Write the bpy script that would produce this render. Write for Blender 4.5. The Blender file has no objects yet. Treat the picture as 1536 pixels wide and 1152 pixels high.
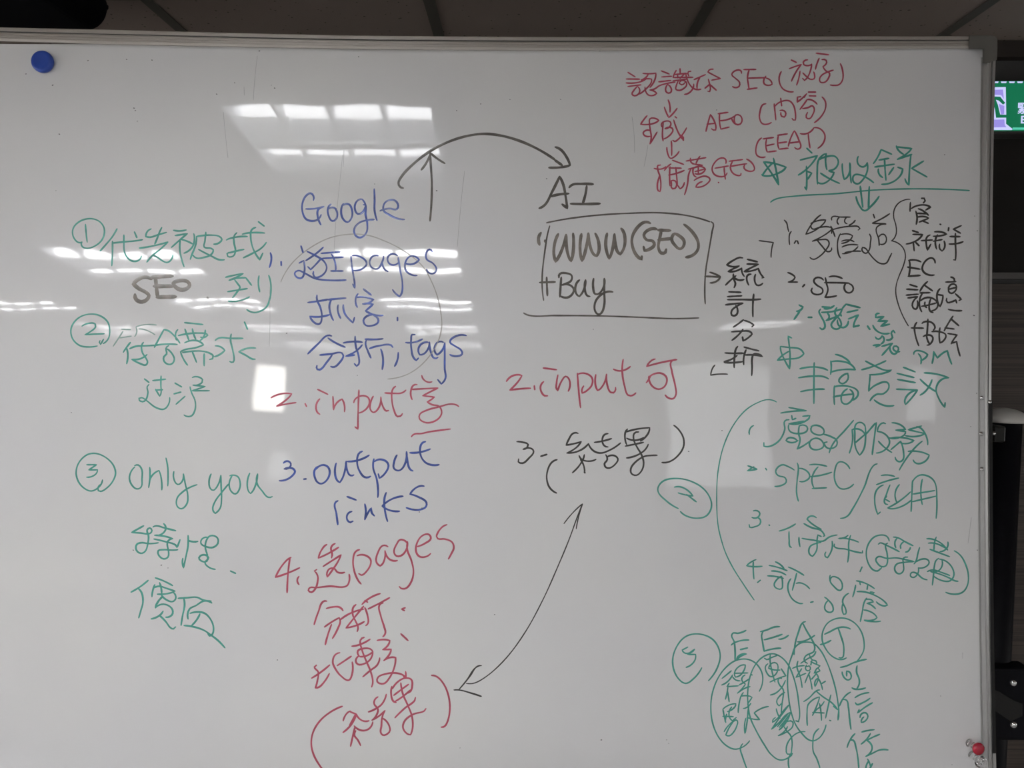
import bpy, bmesh, math, random
from mathutils import Vector, Matrix

# ---------------------------------------------------------------- camera, world, exposure
S = bpy.context.scene
C = S.collection
CAM_Z = 1.70
FPX = 1154.0
PITCH, YAW = math.radians(-4.07), math.radians(0.6)
fwd = Vector((-math.sin(YAW) * math.cos(PITCH), math.cos(YAW) * math.cos(PITCH), math.sin(PITCH)))
rgt = Vector((math.cos(YAW), math.sin(YAW), 0))
upv = rgt.cross(fwd)
EYE = Vector((0, 0, CAM_Z))
cd = bpy.data.cameras.new('camera'); cam = bpy.data.objects.new('camera', cd); C.objects.link(cam)
cd.sensor_fit = 'HORIZONTAL'; cd.sensor_width = 36.0; cd.lens = FPX / 1536 * 36.0
cd.clip_start = 0.02
cam.matrix_world = Matrix((rgt, upv, -fwd)).transposed().to_4x4()
cam.location = EYE
S.camera = cam
W = bpy.data.worlds.new('world'); S.world = W; W.use_nodes = True
W.node_tree.nodes['Background'].inputs[0].default_value = (0.6, 0.7, 0.9, 1)
W.node_tree.nodes['Background'].inputs[1].default_value = 0.3
S.view_settings.view_transform = 'Standard'; S.view_settings.look = 'None'
S.view_settings.gamma = 1.0; S.view_settings.use_curve_mapping = False
S.view_settings.exposure = 0.0

CEIL = CAM_Z + 0.706
XW0, XW1, YW0, YW1 = -5.05, 5.26, -6.20, 1.975
TUBE_POWER = 38.5
NEAR_TUBE_POWER = 14.5
WINDOW_POWER = 16.0
SIDE_FILL_POWER = 3.7  # glow of the added fill panes on the side walls

# ---------------------------------------------------------------- materials
def srgb(r, g, b):
    f = lambda c: (c / 255) / 12.92 if c / 255 <= 0.04045 else ((c / 255 + 0.055) / 1.055) ** 2.4
    return (f(r), f(g), f(b), 1)

def mat(name, col, rough=0.5, metal=0.0, coat=0.0, coat_rough=0.05, emit=None, strength=0.0, trans=0.0, ior=1.5, spec=0.5):
    m = bpy.data.materials.new(name); m.use_nodes = True
    p = m.node_tree.nodes['Principled BSDF']
    p.inputs['Base Color'].default_value = col if len(col) == 4 else (*col, 1)
    p.inputs['Roughness'].default_value = rough; p.inputs['Metallic'].default_value = metal
    p.inputs['Coat Weight'].default_value = coat; p.inputs['Coat Roughness'].default_value = coat_rough
    p.inputs['Transmission Weight'].default_value = trans; p.inputs['IOR'].default_value = ior
    p.inputs['Specular IOR Level'].default_value = spec
    if emit:
        p.inputs['Emission Color'].default_value = emit if len(emit) == 4 else (*emit, 1)
        p.inputs['Emission Strength'].default_value = strength
    return m

def nodes(m): return m.node_tree.nodes, m.node_tree.links, m.node_tree.nodes['Principled BSDF']

def noise_color(m, c1, c2, scale, detail=3, stretch=(1, 1, 1), lo=0.35, hi=0.65):
    N, L, p = nodes(m)
    g = N.new('ShaderNodeNewGeometry'); mp = N.new('ShaderNodeMapping'); mp.inputs['Scale'].default_value = stretch
    n = N.new('ShaderNodeTexNoise'); n.inputs['Scale'].default_value = scale; n.inputs['Detail'].default_value = detail
    r = N.new('ShaderNodeValToRGB')
    r.color_ramp.elements[0].position = lo; r.color_ramp.elements[1].position = hi
    r.color_ramp.elements[0].color = c1; r.color_ramp.elements[1].color = c2
    L.new(g.outputs['Position'], mp.inputs[0]); L.new(mp.outputs[0], n.inputs['Vector'])
    L.new(n.outputs['Fac'], r.inputs[0]); L.new(r.outputs[0], p.inputs['Base Color'])
    return n, r

M = {}
# whiteboard enamel: white with faint wiped-ink haze, glossy coat with very slight waviness
m = M['enamel'] = mat('white_enamel', (0.78, 0.78, 0.77), 0.45, coat=1.0, coat_rough=0.036, spec=0.25)
noise_color(m, (0.755, 0.755, 0.765, 1), (0.80, 0.80, 0.785, 1), 2.6, 4, (1, 1, 1), 0.3, 0.7)
N, L, p = nodes(m)
g = N.new('ShaderNodeNewGeometry'); mp = N.new('ShaderNodeMapping'); mp.inputs['Scale'].default_value = (1.0, 1.0, 1.6)
n = N.new('ShaderNodeTexNoise'); n.inputs['Scale'].default_value = 3.2; n.inputs['Detail'].default_value = 2.0
b = N.new('ShaderNodeBump'); b.inputs['Strength'].default_value = 1.0; b.inputs['Distance'].default_value = 0.0011
L.new(g.outputs['Position'], mp.inputs[0]); L.new(mp.outputs[0], n.inputs['Vector'])
L.new(n.outputs['Fac'], b.inputs['Height']); L.new(b.outputs[0], p.inputs['Coat Normal'])

def brushed(name, col, axis_scale, rough=0.42, metal=0.8):
    m = mat(name, col, rough, metal=metal)
    N, L, p = nodes(m)
    g = N.new('ShaderNodeNewGeometry'); mp = N.new('ShaderNodeMapping'); mp.inputs['Scale'].default_value = axis_scale
    n = N.new('ShaderNodeTexNoise'); n.inputs['Scale'].default_value = 1.0; n.inputs['Detail'].default_value = 2
    b = N.new('ShaderNodeBump'); b.inputs['Strength'].default_value = 0.12; b.inputs['Distance'].default_value = 0.0004
    r = N.new('ShaderNodeValToRGB'); r.color_ramp.elements[0].position = 0.3; r.color_ramp.elements[1].position = 0.7
    c = col[:3]
    r.color_ramp.elements[0].color = (c[0] * 0.93, c[1] * 0.93, c[2] * 0.93, 1); r.color_ramp.elements[1].color = (*[min(1, v * 1.04) for v in c], 1)
    L.new(g.outputs['Position'], mp.inputs[0]); L.new(mp.outputs[0], n.inputs['Vector'])
    L.new(n.outputs['Fac'], b.inputs['Height']); L.new(b.outputs[0], p.inputs['Normal'])
    L.new(n.outputs['Fac'], r.inputs[0]); L.new(r.outputs[0], p.inputs['Base Color'])
    return m
M['alu_h'] = brushed('brushed_aluminium', (0.50, 0.47, 0.43), (3, 3, 900), metal=0.5)
M['alu_v'] = brushed('brushed_aluminium_upright', (0.52, 0.52, 0.51), (900, 900, 3))
M['groove'] = mat('painted_groove_shade', (0.08, 0.08, 0.075), 0.7)  # shade inside the rail groove, put into the colour
M['cap_grey'] = mat('grey_corner_plastic', (0.13, 0.125, 0.112), 0.5)
M['dome_grey'] = mat('pale_grey_plastic', (0.50, 0.49, 0.46), 0.35)
M['black_metal'] = mat('black_powder_coat', (0.003, 0.003, 0.005), 0.5, spec=0.15)
M['black_plastic'] = mat('black_plastic', (0.004, 0.004, 0.006), 0.6, spec=0.12)
M['dark_bracket'] = mat('dark_bracket', (0.014, 0.014, 0.013), 0.4, spec=0.3)
M['chrome'] = mat('chrome', (0.8, 0.8, 0.8), 0.12, metal=1.0)
M['magnet_blue'] = mat('blue_plastic', (0.022, 0.065, 0.36), 0.32)
M['pin_clear'] = mat('clear_acrylic', (0.95, 0.95, 0.95), 0.03, trans=1.0, ior=1.49)
M['pin_red'] = mat('red_acrylic', (0.50, 0.008, 0.03), 0.08, trans=0.35, ior=1.49)
INK = {'green': (0.062, 0.345, 0.275), 'blue': (0.035, 0.075, 0.32), 'red': (0.46, 0.07, 0.115),
       'black': (0.045, 0.042, 0.038), 'greydark': (0.105, 0.095, 0.082), 'greyblack': (0.20, 0.178, 0.155),
       'faintgrey': (0.40, 0.39, 0.37), 'faintgreen': (0.26, 0.40, 0.35), 'speck': (0.12, 0.12, 0.12), 'hair': (0.50, 0.50, 0.50)}
for k, v in INK.items():
    m = M['ink_' + k] = mat('marker_ink_' + k, v, 0.5, coat=0.5, coat_rough=0.12)
    d = 0.25 if k in ('greyblack', 'blue', 'greydark') else 0.10
    noise_color(m, (*[c * (1 - d) for c in v], 1), (*[min(1, c * (1 + d * 1.3)) for c in v], 1), 70, 2)

# ceiling tile with pin holes
m = M['tile'] = mat('mineral_fibre_tile', (0.50, 0.47, 0.43), 0.9)
N, L, p = nodes(m)
g = N.new('ShaderNodeNewGeometry'); v = N.new('ShaderNodeTexVoronoi'); v.inputs['Scale'].default_value = 62; v.inputs['Randomness'].default_value = 1.0
n = N.new('ShaderNodeTexNoise'); n.inputs['Scale'].default_value = 45; n.inputs['Detail'].default_value = 2
ma = N.new('ShaderNodeMath'); ma.operation = 'MULTIPLY_ADD'; ma.inputs[1].default_value = 0.55
r = N.new('ShaderNodeValToRGB'); r.color_ramp.elements[0].position = 0.34; r.color_ramp.elements[1].position = 0.40
r.color_ramp.elements[0].color = (0.10, 0.085, 0.07, 1); r.color_ramp.elements[1].color = (0.29, 0.235, 0.20, 1)
L.new(g.outputs['Position'], v.inputs['Vector']); L.new(g.outputs['Position'], n.inputs['Vector'])
L.new(n.outputs['Fac'], ma.inputs[0]); L.new(v.outputs['Distance'], ma.inputs[2])
L.new(ma.outputs[0], r.inputs[0]); L.new(r.outputs[0], p.inputs['Base Color'])
M['tbar'] = mat('ceiling_grid_paint', (0.105, 0.095, 0.08), 0.7)
M['lamp_white'] = mat('white_lamp_enamel', (0.85, 0.86, 0.88), 0.35)
M['lamp_reflector'] = mat('lamp_reflector', (0.93, 0.94, 0.96), 0.5)
M['tube'] = mat('fluorescent_tube', (0.9, 0.9, 0.9), 0.4, emit=(0.985, 0.985, 1.0), strength=TUBE_POWER)
M['tube_near'] = mat('dimmer_fluorescent_tube', (0.9, 0.9, 0.9), 0.4, emit=(0.97, 0.98, 1.0), strength=NEAR_TUBE_POWER)
M['wall'] = mat('painted_wall', (0.46, 0.455, 0.45), 0.8)
M['carpet'] = mat('pale_vinyl_floor', (0.6, 0.6, 0.6), 0.5)
noise_color(M['carpet'], (0.54, 0.54, 0.54, 1), (0.64, 0.63, 0.62, 1), 180, 3)
M['dark_wood'] = mat('dark_brown_wood', (0.028, 0.020, 0.016), 0.6)
N, L, p = nodes(M['dark_wood'])
g = N.new('ShaderNodeNewGeometry'); mp = N.new('ShaderNodeMapping'); mp.inputs['Scale'].default_value = (2, 2, 260)
n = N.new('ShaderNodeTexNoise'); n.inputs['Scale'].default_value = 1; r = N.new('ShaderNodeValToRGB')
r.color_ramp.elements[0].color = (0.035, 0.026, 0.022, 1); r.color_ramp.elements[1].color = (0.075, 0.058, 0.047, 1)
r.color_ramp.elements[0].position = 0.35; r.color_ramp.elements[1].position = 0.65
L.new(g.outputs['Position'], mp.inputs[0]); L.new(mp.outputs[0], n.inputs['Vector']); L.new(n.outputs['Fac'], r.inputs[0]); L.new(r.outputs[0], p.inputs['Base Color'])
M['beam'] = mat('dark_brown_paint', (0.016, 0.009, 0.006), 0.7)
M['dark_panel'] = mat('charcoal_panel', (0.045, 0.043, 0.042), 0.5)
M['trim_grey'] = mat('dark_grey_trim', (0.10, 0.095, 0.088), 0.4)
M['black_glass'] = mat('black_glass', (0.015, 0.013, 0.012), 0.3, spec=0.25)
M['table_white'] = mat('white_laminate', (0.62, 0.58, 0.53), 0.4)
M['window_light'] = mat('daylit_frosted_pane', (0.8, 0.8, 0.8), 0.4, emit=(1.0, 0.97, 0.90), strength=WINDOW_POWER)
M['window_dim'] = mat('shaded_frosted_pane', (0.8, 0.8, 0.8), 0.4, emit=(0.95, 1.0, 1.0), strength=WINDOW_POWER * 0.13)
M['fill_pane'] = mat('added_fill_pane', (0.8, 0.8, 0.8), 0.4, emit=(1.0, 0.985, 0.97), strength=SIDE_FILL_POWER)  # emission for the added side panes that brighten the board
M['window_frame'] = mat('window_frame', (0.45, 0.45, 0.45), 0.4)
M['sign_green'] = mat('lit_green_sign', (0.0, 0.1, 0.05), 0.4, emit=srgb(16, 104, 70), strength=1.0)
M['sign_white'] = mat('lit_white_sign', (0.1, 0.1, 0.1), 0.4, emit=srgb(205, 208, 255), strength=1.0)
M['sign_lav'] = mat('lit_lavender_sign', (0.1, 0.1, 0.1), 0.4, emit=srgb(150, 140, 225), strength=1.0)
M['sign_teal'] = mat('lit_teal_sign', (0.1, 0.1, 0.1), 0.4, emit=srgb(80, 200, 170), strength=1.0)

# ---------------------------------------------------------------- helpers
ORG = Vector((0, 0, 0))

def link(name, me, parent=None, material=None):
    o = bpy.data.objects.new(name, me); C.objects.link(o)
    if parent: o.parent = parent
    if material and me is not None:
        me.materials.append(material)
    return o

def from_bm(name, bm, material, parent=None, org=None, smooth=False):
    me = bpy.data.meshes.new(name)
    if org is not None: bmesh.ops.translate(bm, verts=bm.verts, vec=-org)
    bmesh.ops.recalc_face_normals(bm, faces=bm.faces)
    if smooth:
        for f in bm.faces: f.smooth = True
    bm.to_mesh(me); bm.free()
    return link(name, me, parent, material)

def empty(name, loc, parent=None):
    o = bpy.data.objects.new(name, None); C.objects.link(o); o.location = loc; o.empty_display_size = 0.05
    if parent: o.parent = parent
    return o

def tag(o, label=None, cat=None, group=None, kind=None):
    if label: o['label'] = label
    if cat: o['category'] = cat
    if group: o['group'] = group
    if kind: o['kind'] = kind
    return o

def add_box(bm, lo, hi, bevel=0.0, seg=2):
    r = bmesh.ops.create_cube(bm, size=1.0)
    vs = r['verts']
    lo, hi = Vector(lo), Vector(hi); c = (lo + hi) / 2; d = hi - lo
    for v in vs: v.co = Vector((v.co.x * d.x, v.co.y * d.y, v.co.z * d.z)) + c
    if bevel:
        es = list({e for v in vs for e in v.link_edges})
        bmesh.ops.bevel(bm, geom=es, offset=bevel, segments=seg, affect='EDGES', profile=0.5)
    return vs

def box(name, lo, hi, material, parent=None, org=None, bevel=0.0, seg=2):
    bm = bmesh.new(); add_box(bm, lo, hi, bevel, seg)
    return from_bm(name, bm, material, parent, org)

def lathe(bm, profile, centre, axis, n=32):
    """profile: (radius, height) pairs along axis from centre"""
    axis = axis.normalized(); a = axis.orthogonal().normalized(); b = axis.cross(a)
    rings = []
    for r, h in profile:
        if r < 1e-6: rings.append([bm.verts.new(centre + axis * h)])
        else: rings.append([bm.verts.new(centre + axis * h + (a * math.cos(2 * math.pi * i / n) + b * math.sin(2 * math.pi * i / n)) * r) for i in range(n)])
    for A, B in zip(rings, rings[1:]):
        for i in range(n):
            j = (i + 1) % n
            if len(A) == 1 and len(B) == 1: continue
            if len(A) == 1: bm.faces.new((A[0], B[i], B[j]))
            elif len(B) == 1: bm.faces.new((A[i], A[j], B[0]))
            else: bm.faces.new((A[i], A[j], B[j], B[i]))

def ray(px, py): return (fwd * FPX + rgt * (px - 768) + upv * (576 - py)).normalized()

BD = 1.21
LEAN = math.radians(4.07)     # the board leans back
NB = Vector((fwd.x, fwd.y, 0)).normalized() * math.cos(LEAN) - Vector((0, 0, math.sin(LEAN)))   # into the board
def _slope(v):
    """the thin enamel sheet is not quite flat: lean added along its height (v metres above its middle)"""
    e = lambda a, c: (lambda t: t * t * (3 - 2 * t))(min(1.0, max(0.0, (v - a) / (c - a))))
    return 0.0200 * e(0.055, 0.19) - 0.0185 * e(0.23, 0.35)
_BOW = [0.0]
for _k in range(600): _BOW.append(_BOW[-1] + _slope((_k + 0.5) * 0.001) * 0.001)
def bow(v):
    if v <= 0: return 0.0
    u = min(v / 0.001, 598.999); k = int(u); return _BOW[k] + (_BOW[k + 1] - _BOW[k]) * (u - k)

def B(px, py, h=0.0):
    """a point on the slightly bowed whiteboard sheet, raised h metres off it"""
    d = ray(px, py); return EYE + d * ((BD - h + bow((576 - py) / FPX * BD)) / d.dot(fwd))

def at_y(px, py, Y):
    d = ray(px, py); return EYE + d * (Y / d.y)

# ---------------------------------------------------------------- room shell
floor = box('floor', (XW0, YW0, -0.05), (XW1, YW1, 0), M['carpet']); tag(floor, 'pale vinyl floor of the meeting room', kind='structure')
# the wall behind the board
wb = box('wall_back', (XW0 - 0.1, YW1, 0), (XW1 + 0.1, YW1 + 0.1, CEIL + 0.1), M['dark_panel']); tag(wb, 'dark partition wall behind the whiteboard', kind='structure')
z_rail_top = at_y(1536, 410, YW1).z; z_rail_bot = at_y(1536, 419.5, YW1).z
z_panel_top = at_y(1536, 91, YW1).z; z_glass_top = at_y(1536, 200, YW1).z
box('beam', (XW0, YW1 - 0.028, z_panel_top), (XW1, YW1, CEIL - 0.002), M['beam'], wb)
for i in range(9):
    x0 = -4.9 + i * 1.12
    box('glass_panel', (x0, YW1 - 0.012, z_rail_top), (x0 + 1.105, YW1, z_glass_top + 0.05), M['black_glass'], wb)
    box('brown_panel', (x0, YW1 - 0.016, 0.12), (x0 + 1.105, YW1, z_rail_bot - 0.012), M['dark_wood'], wb)
t = box('trim_1', (XW0, YW1 - 0.03, z_rail_bot), (XW1, YW1 - 0.0125, z_rail_top), M['trim_grey']); tag(t, 'slim dark grey rail across the back wall', kind='structure')
for nm, lo, hi in (('wall_left', (XW0 - 0.1, YW0, 0), (XW0, YW1, CEIL + 0.1)), ('wall_right', (XW1, YW0, 0), (XW1 + 0.1, YW1, CEIL + 0.1)),
                   ('wall_front', (XW0 - 0.1, YW0 - 0.1, 0), (XW1 + 0.1, YW0, CEIL + 0.1))):
    tag(box(nm, lo, hi, M['wall']), 'plain painted wall of the meeting room', kind='structure')

# windows in the wall opposite the board (their light and mirror images fall on the board)
def window(name, x0, x1, z0, z1, material, label, nx=1, nz=1):
    w = tag(empty(name, (x0, YW0, z0)), label, kind='structure'); o = Vector((x0, YW0, z0)); fr = 0.03
    bm = bmesh.new()
    add_box(bm, (x0 - fr, YW0, z0 - fr), (x1 + fr, YW0 + 0.05, z0)); add_box(bm, (x0 - fr, YW0, z1), (x1 + fr, YW0 + 0.05, z1 + fr))
    add_box(bm, (x0 - fr, YW0, z0), (x0, YW0 + 0.05, z1)); add_box(bm, (x1, YW0, z0), (x1 + fr, YW0 + 0.05, z1))
    from_bm('window_frame', bm, M['window_frame'], w, o)
    dx, dz = (x1 - x0) / nx, (z1 - z0) / nz
    for i in range(nx):
        for j in range(nz):
            box('pane', (x0 + i * dx + 0.006, YW0 + 0.004, z0 + j * dz + 0.006), (x0 + (i + 1) * dx - 0.006, YW0 + 0.015, z0 + (j + 1) * dz - 0.006), material, w, o)
window('window_1', -2.80, -2.44, 1.84, 2.36, M['window_light'], 'narrow bright frosted window in the rear wall', 1, 1)
window('window_2', 1.80, 2.96, 0.98, 2.34, M['window_dim'], 'wide shaded window in the rear wall', 1, 1)
window('window_3', 4.45, 4.80, 1.70, 2.30, M['window_dim'], 'narrow shaded window in the rear wall', 1, 1)
window('window_4', -2.62, -2.38, 1.10, 1.38, M['window_dim'], 'small low window in the rear wall', 1, 1)

def side_fill(name, y0, y1, z0, z1, n, label, right=False):  # made-up glowing panes on a side wall, out of view, as fill light
    XS, s = (XW1, -1) if right else (XW0, 1)
    w = tag(empty(name, (XS, y0, z0)), label, kind='structure'); o = Vector((XS, y0, z0)); fr = 0.04
    bm = bmesh.new()
    add_box(bm, (XS, y0 - fr, z0 - fr), (XS + s * 0.05, y1 + fr, z0)); add_box(bm, (XS, y0 - fr, z1), (XS + s * 0.05, y1 + fr, z1 + fr))
    for k in range(n + 1):
        y = y0 + (y1 - y0) * k / n; add_box(bm, (XS, y - fr / 2, z0), (XS + s * 0.05, y + fr / 2, z1))
    from_bm('window_frame', bm, M['window_frame'], w, o)
    for k in range(n):
        ya, yb = y0 + (y1 - y0) * k / n, y0 + (y1 - y0) * (k + 1) / n
        box('pane', (XS + s * 0.004, ya + 0.02, z0), (XS + s * 0.015, yb - 0.02, z1), M['fill_pane'], w, o)
side_fill('fill_panes_left', -3.4, 1.0, 0.85, 2.0, 4, 'row of added glowing fill panes on the left wall')  # added to light the board from the left
side_fill('fill_panes_right', -2.4, 0.9, 0.85, 1.45, 3, 'row of added glowing fill panes on the right wall', True)  # added, lower fill for the darker right side of the board

# ceiling: lay-in tiles in an exposed grid
P = 0.606; GX0 = -0.802 - 7 * P; GY0 = 1.682 - 13 * P; NX, NY = 17, 14
ceiling = tag(empty('ceiling', (0, 0, CEIL)), 'suspended ceiling of speckled mineral fibre tiles', kind='structure')
co = Vector((0, 0, CEIL))
box('ceiling_slab', (XW0 - 0.1, YW0 - 0.1, CEIL + 0.14), (XW1 + 0.1, YW1 + 0.1, CEIL + 0.2), M['wall'], ceiling, co)
# grid cells holding a light: (column, row), column 7 spans x -0.80..-0.196
cells = {}
for c in (7, 5, 3, 1):
    for r in (10, 8, 6, 4, 2): cells[(c, r)] = True
for cr in ((5, 10), (3, 10), (1, 10), (3, 8), (1, 8), (1, 6), (1, 4), (1, 2)): cells.pop(cr, None)
cells[(11, 4)] = True
tile_me = {}
for i in range(NX):
    for j in range(NY):
        if (i, j) in cells: continue
        x0, y0 = GX0 + i * P, GY0 + j * P
        if x0 < XW0 - 0.02 or x0 + P > XW1 + 0.25: continue
        cut = j == NY - 1          # the last row is cut to fit against the wall
        if cut not in tile_me:
            bm = bmesh.new(); add_box(bm, (0.008, 0.008, 0), (P - 0.008, (YW1 - y0 if cut else P) - 0.008, 0.014), 0.003, 1)
            t0 = from_bm('ceiling_tile', bm, M['tile'], ceiling); tile_me[cut] = t0.data
        else: t0 = link('ceiling_tile', tile_me[cut], ceiling)
        t0.location = (x0, y0, 0.0)
for i in range(NX + 1):
    x = GX0 + i * P
    if x < XW0 or x > XW1: continue
    box('grid_bar', (x - 0.0125, YW0, CEIL - 0.003), (x + 0.0125, YW1, CEIL + 0.0005), M['tbar'], ceiling, co)
for j in range(NY + 1):
    y = GY0 + j * P
    if y < YW0 or y > YW1: continue
    box('grid_bar', (XW0, y - 0.0125, CEIL - 0.0026), (XW1, y + 0.0125, CEIL + 0.0005), M['tbar'], ceiling, co)

# ---------------------------------------------------------------- ceiling lights (seen mirrored in the board)
def make_light(tz, tr, tube_mat):
    root = empty('ceiling_light', (0, 0, 0)); D = 0.085; w = P - 0.03
    bm = bmesh.new()   # open-bottomed housing, origin at the centre of its mouth
    h = w / 2; t = 0.012
    add_box(bm, (-h, -h, D), (h, h, D + 0.01))
    add_box(bm, (-h, -h, 0), (-h + t, h, D)); add_box(bm, (h - t, -h, 0), (h, h, D))
    add_box(bm, (-h + t, -h, 0), (h - t, -h + t, D)); add_box(bm, (-h + t, h - t, 0), (h - t, h, D))
    add_box(bm, (-h + t, -0.022, 0.002), (h - t, 0.022, D))
    from_bm('housing', bm, M['lamp_white'], root)
    for s in (-1, 1):
        yc = s * 0.138
        bm = bmesh.new()   # parabolic reflector trough
        prof = []
        for k in range(9):
            u = -1 + k / 4.0
            prof.append((yc + u * 0.122, D - 0.004 - (D - 0.012) * abs(u) ** 2.2))
        vs = [[bm.verts.new((x, y, z)) for y, z in prof] for x in (-h + t + 0.001, h - t - 0.001)]
        for k in range(8): bm.faces.new((vs[0][k], vs[0][k + 1], vs[1][k + 1], vs[1][k]))
        from_bm('reflector', bm, M['lamp_reflector'], root, smooth=True)
        bm = bmesh.new()
        lathe(bm, [(0, 0), (tr, 0), (tr, 2 * h - 0.05), (0, 2 * h - 0.05)], Vector((-h + 0.025, yc, tz)), Vector((1, 0, 0)), 14)
        from_bm('tube', bm, tube_mat, root)
        for k in range(1, 4):
            x = -h + 2 * h * k / 4
            bm = bmesh.new()
            vv = [bm.verts.new((x + sx, y, z)) for sx in (-0.004, 0.004) for (y, z) in ((yc - 0.12, 0.004), (yc + 0.12, 0.004), (yc + 0.095, 0.05), (yc - 0.095, 0.05))]
            bm.faces.new(vv[0:4]); bm.faces.new(vv[4:8])
            for q in range(4): bm.faces.new((vv[q], vv[(q + 1) % 4], vv[4 + (q + 1) % 4], vv[4 + q]))
            from_bm('blade', bm, M['lamp_white'], root)
    return root
protos = {}
for (i, j) in sorted(cells, reverse=True):
    loc = (GX0 + (i + 0.5) * P, GY0 + (j + 0.5) * P, CEIL)
    deep = j == 10
    if deep not in protos: protos[deep] = o = make_light(0.050, 0.021, M['tube_near']) if deep else make_light(0.032, 0.018, M['tube'])
    else:
        proto = protos[deep]; o = proto.copy(); C.objects.link(o)
        for ch in proto.children:
            c2 = ch.copy(); C.objects.link(c2); c2.parent = o
    o.location = loc
    rw = {10: 'nearest the whiteboard', 8: 'in the second row from the whiteboard', 6: 'in the third row from the whiteboard', 4: 'in the fourth row from the whiteboard', 2: 'in the rearmost row'}[j]
    cw = {7: 'in the middle file', 5: 'one file left of the middle', 3: 'two files left of the middle', 1: 'at the far left', 11: 'right of the middle file', 13: 'at the far right'}[i]
    tag(o, 'square ceiling light ' + rw + ', ' + cw, 'ceiling light', 'recessed ceiling lights')

# white tables behind the camera (faint in the board's gloss)
def table(x0, y0, x1, y1, label):
    label = 'white laminate table with slim dark legs, ' + label
    t = tag(empty('table', (x0, y0, 0)), label, 'table', 'white classroom tables'); o = Vector((x0, y0, 0))
    box('table_top', (x0, y0, 0.695), (x1, y1, 0.72), M['table_white'], t, o, 0.004, 1)
    for x in (x0 + 0.05, x1 - 0.08):
        for y in (y0 + 0.05, y1 - 0.08): box('leg', (x, y, 0), (x + 0.03, y + 0.03, 0.696), M['trim_grey'], t, o)
table(-2.05, -1.15, -1.22, 0.25, 'nearest the whiteboard')
table(-3.35, -3.1, -2.05, -1.75, 'in the middle of the three')
table(-3.6, -5.0, -2.3, -3.9, 'nearest the rear wall')

# ---------------------------------------------------------------- the mobile whiteboard
base_pt = B(620, 1205); ORG = Vector((base_pt.x, 1.27, 0))
board = tag(empty('whiteboard', ORG), 'large glossy whiteboard covered in coloured handwriting, on a black wheeled stand', 'whiteboard')
# writing surface: enamelled panel under the frame
bm = bmesh.new(); rows = []
for k in range(97):
    py = 66 + (1203 - 66) * k / 96
    rows.append([bm.verts.new(B(-236 + 1714 * q / 4, py)) for q in range(5)])
front2 = [[bm.verts.new(v.co) for v in (r[0], r[-1])] for r in (rows[0], rows[-1])]      # own vertices, so the sheet's shading stays flat at its edge
back = [[bm.verts.new(v.co + NB * 0.012) for v in (r[0], r[-1])] for r in (rows[0], rows[-1])]
for A, R in zip(rows, rows[1:]):
    for q in range(4): bm.faces.new((A[q], A[q + 1], R[q + 1], R[q])).smooth = True
bm.faces.new((back[0][0], back[0][1], back[1][1], back[1][0]))
for p_, q_ in (((0, 0), (0, 1)), ((0, 1), (1, 1)), ((1, 1), (1, 0)), ((1, 0), (0, 0))):
    bm.faces.new((front2[p_[0]][p_[1]], front2[q_[0]][q_[1]], back[q_[0]][q_[1]], back[p_[0]][p_[1]]))
from_bm('writing_surface', bm, M['enamel'], board, ORG)

def lerp(tab, x):
    if x <= tab[0][0]: return tab[0][1]
    for (a, b), (c_, d) in zip(tab, tab[1:]):
        if x <= c_: return b + (d - b) * (x - a) / (c_ - a)
    return tab[-1][1]

def rail(name, outer, inner, profile, material, n=40):
    """outer(s), inner(s) give pixel points along the rail; profile: (t from outer 0 to inner 1, height)"""
    bm = bmesh.new(); rings = []
    for i in range(n + 1):
        s = i / n; o, q = outer(s), inner(s)
        rings.append([bm.verts.new(B(o[0] + (q[0] - o[0]) * t, o[1] + (q[1] - o[1]) * t, h)) for t, h in profile])
    for A, R in zip(rings, rings[1:]):
        for j in range(len(profile)):
            j2 = (j + 1) % len(profile)
            bm.faces.new((A[j], A[j2], R[j2], R[j]))
    bm.faces.new(rings[0]); bm.faces.new(rings[-1][::-1])
    return from_bm(name, bm, material, board, ORG)
TO = [(-240, 33), (-120, 37), (0, 41), (170, 44.6), (256, 46.8), (400, 50.5), (512, 52.8), (600, 53.9), (768, 55), (900, 55.6), (1024, 55), (1300, 54.3), (1480, 54.3)]
TI = [(-240, 54), (-120, 58), (0, 62), (170, 67), (340, 70.2), (512, 73.6), (600, 74.7), (768, 75.8), (900, 76.2), (1024, 75.4), (1300, 73.6), (1480, 73)]
XR = lambda s: -238 + s * (1462 + 238)
P_TOP = [(0, -0.012), (0, 0.010), (0.04, 0.011), (0.27, 0.011), (0.29, 0.0075), (0.37, 0.0075), (0.39, 0.0095),
         (0.46, 0.0095), (0.48, 0.0088), (0.56, 0.0088), (0.58, 0.0095), (0.66, 0.0095), (0.68, 0.0088), (0.76, 0.0088), (0.78, 0.0095), (0.95, 0.0085), (1.0, 0.007), (1.0, 0.0004), (1.0, -0.0002)]
rail('frame_rail', lambda s: (XR(s), lerp(TO, XR(s))), lambda s: (XR(s), lerp(TI, XR(s))), P_TOP, M['alu_h'], 60)
rail('groove_shade_strip', lambda s: (XR(s), lerp(TO, XR(s)) + 5.9), lambda s: (XR(s), lerp(TO, XR(s)) + 7.3), [(0, 0.0070), (0, 0.0079), (1, 0.0079), (1, 0.0070)], M['groove'], 60)  # dark strip laid along the groove to paint in its shade
RI = [(70, 1472), (180, 1470.5), (300, 1469.4), (480, 1467.8), (600, 1467), (760, 1467.4), (936, 1468.8), (1080, 1471), (1205, 1473.5)]
RO = [(70, 1494), (180, 1491), (300, 1489), (480, 1487.6), (600, 1487), (760, 1487.6), (936, 1489.3), (1100, 1493), (1205, 1496)]
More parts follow.
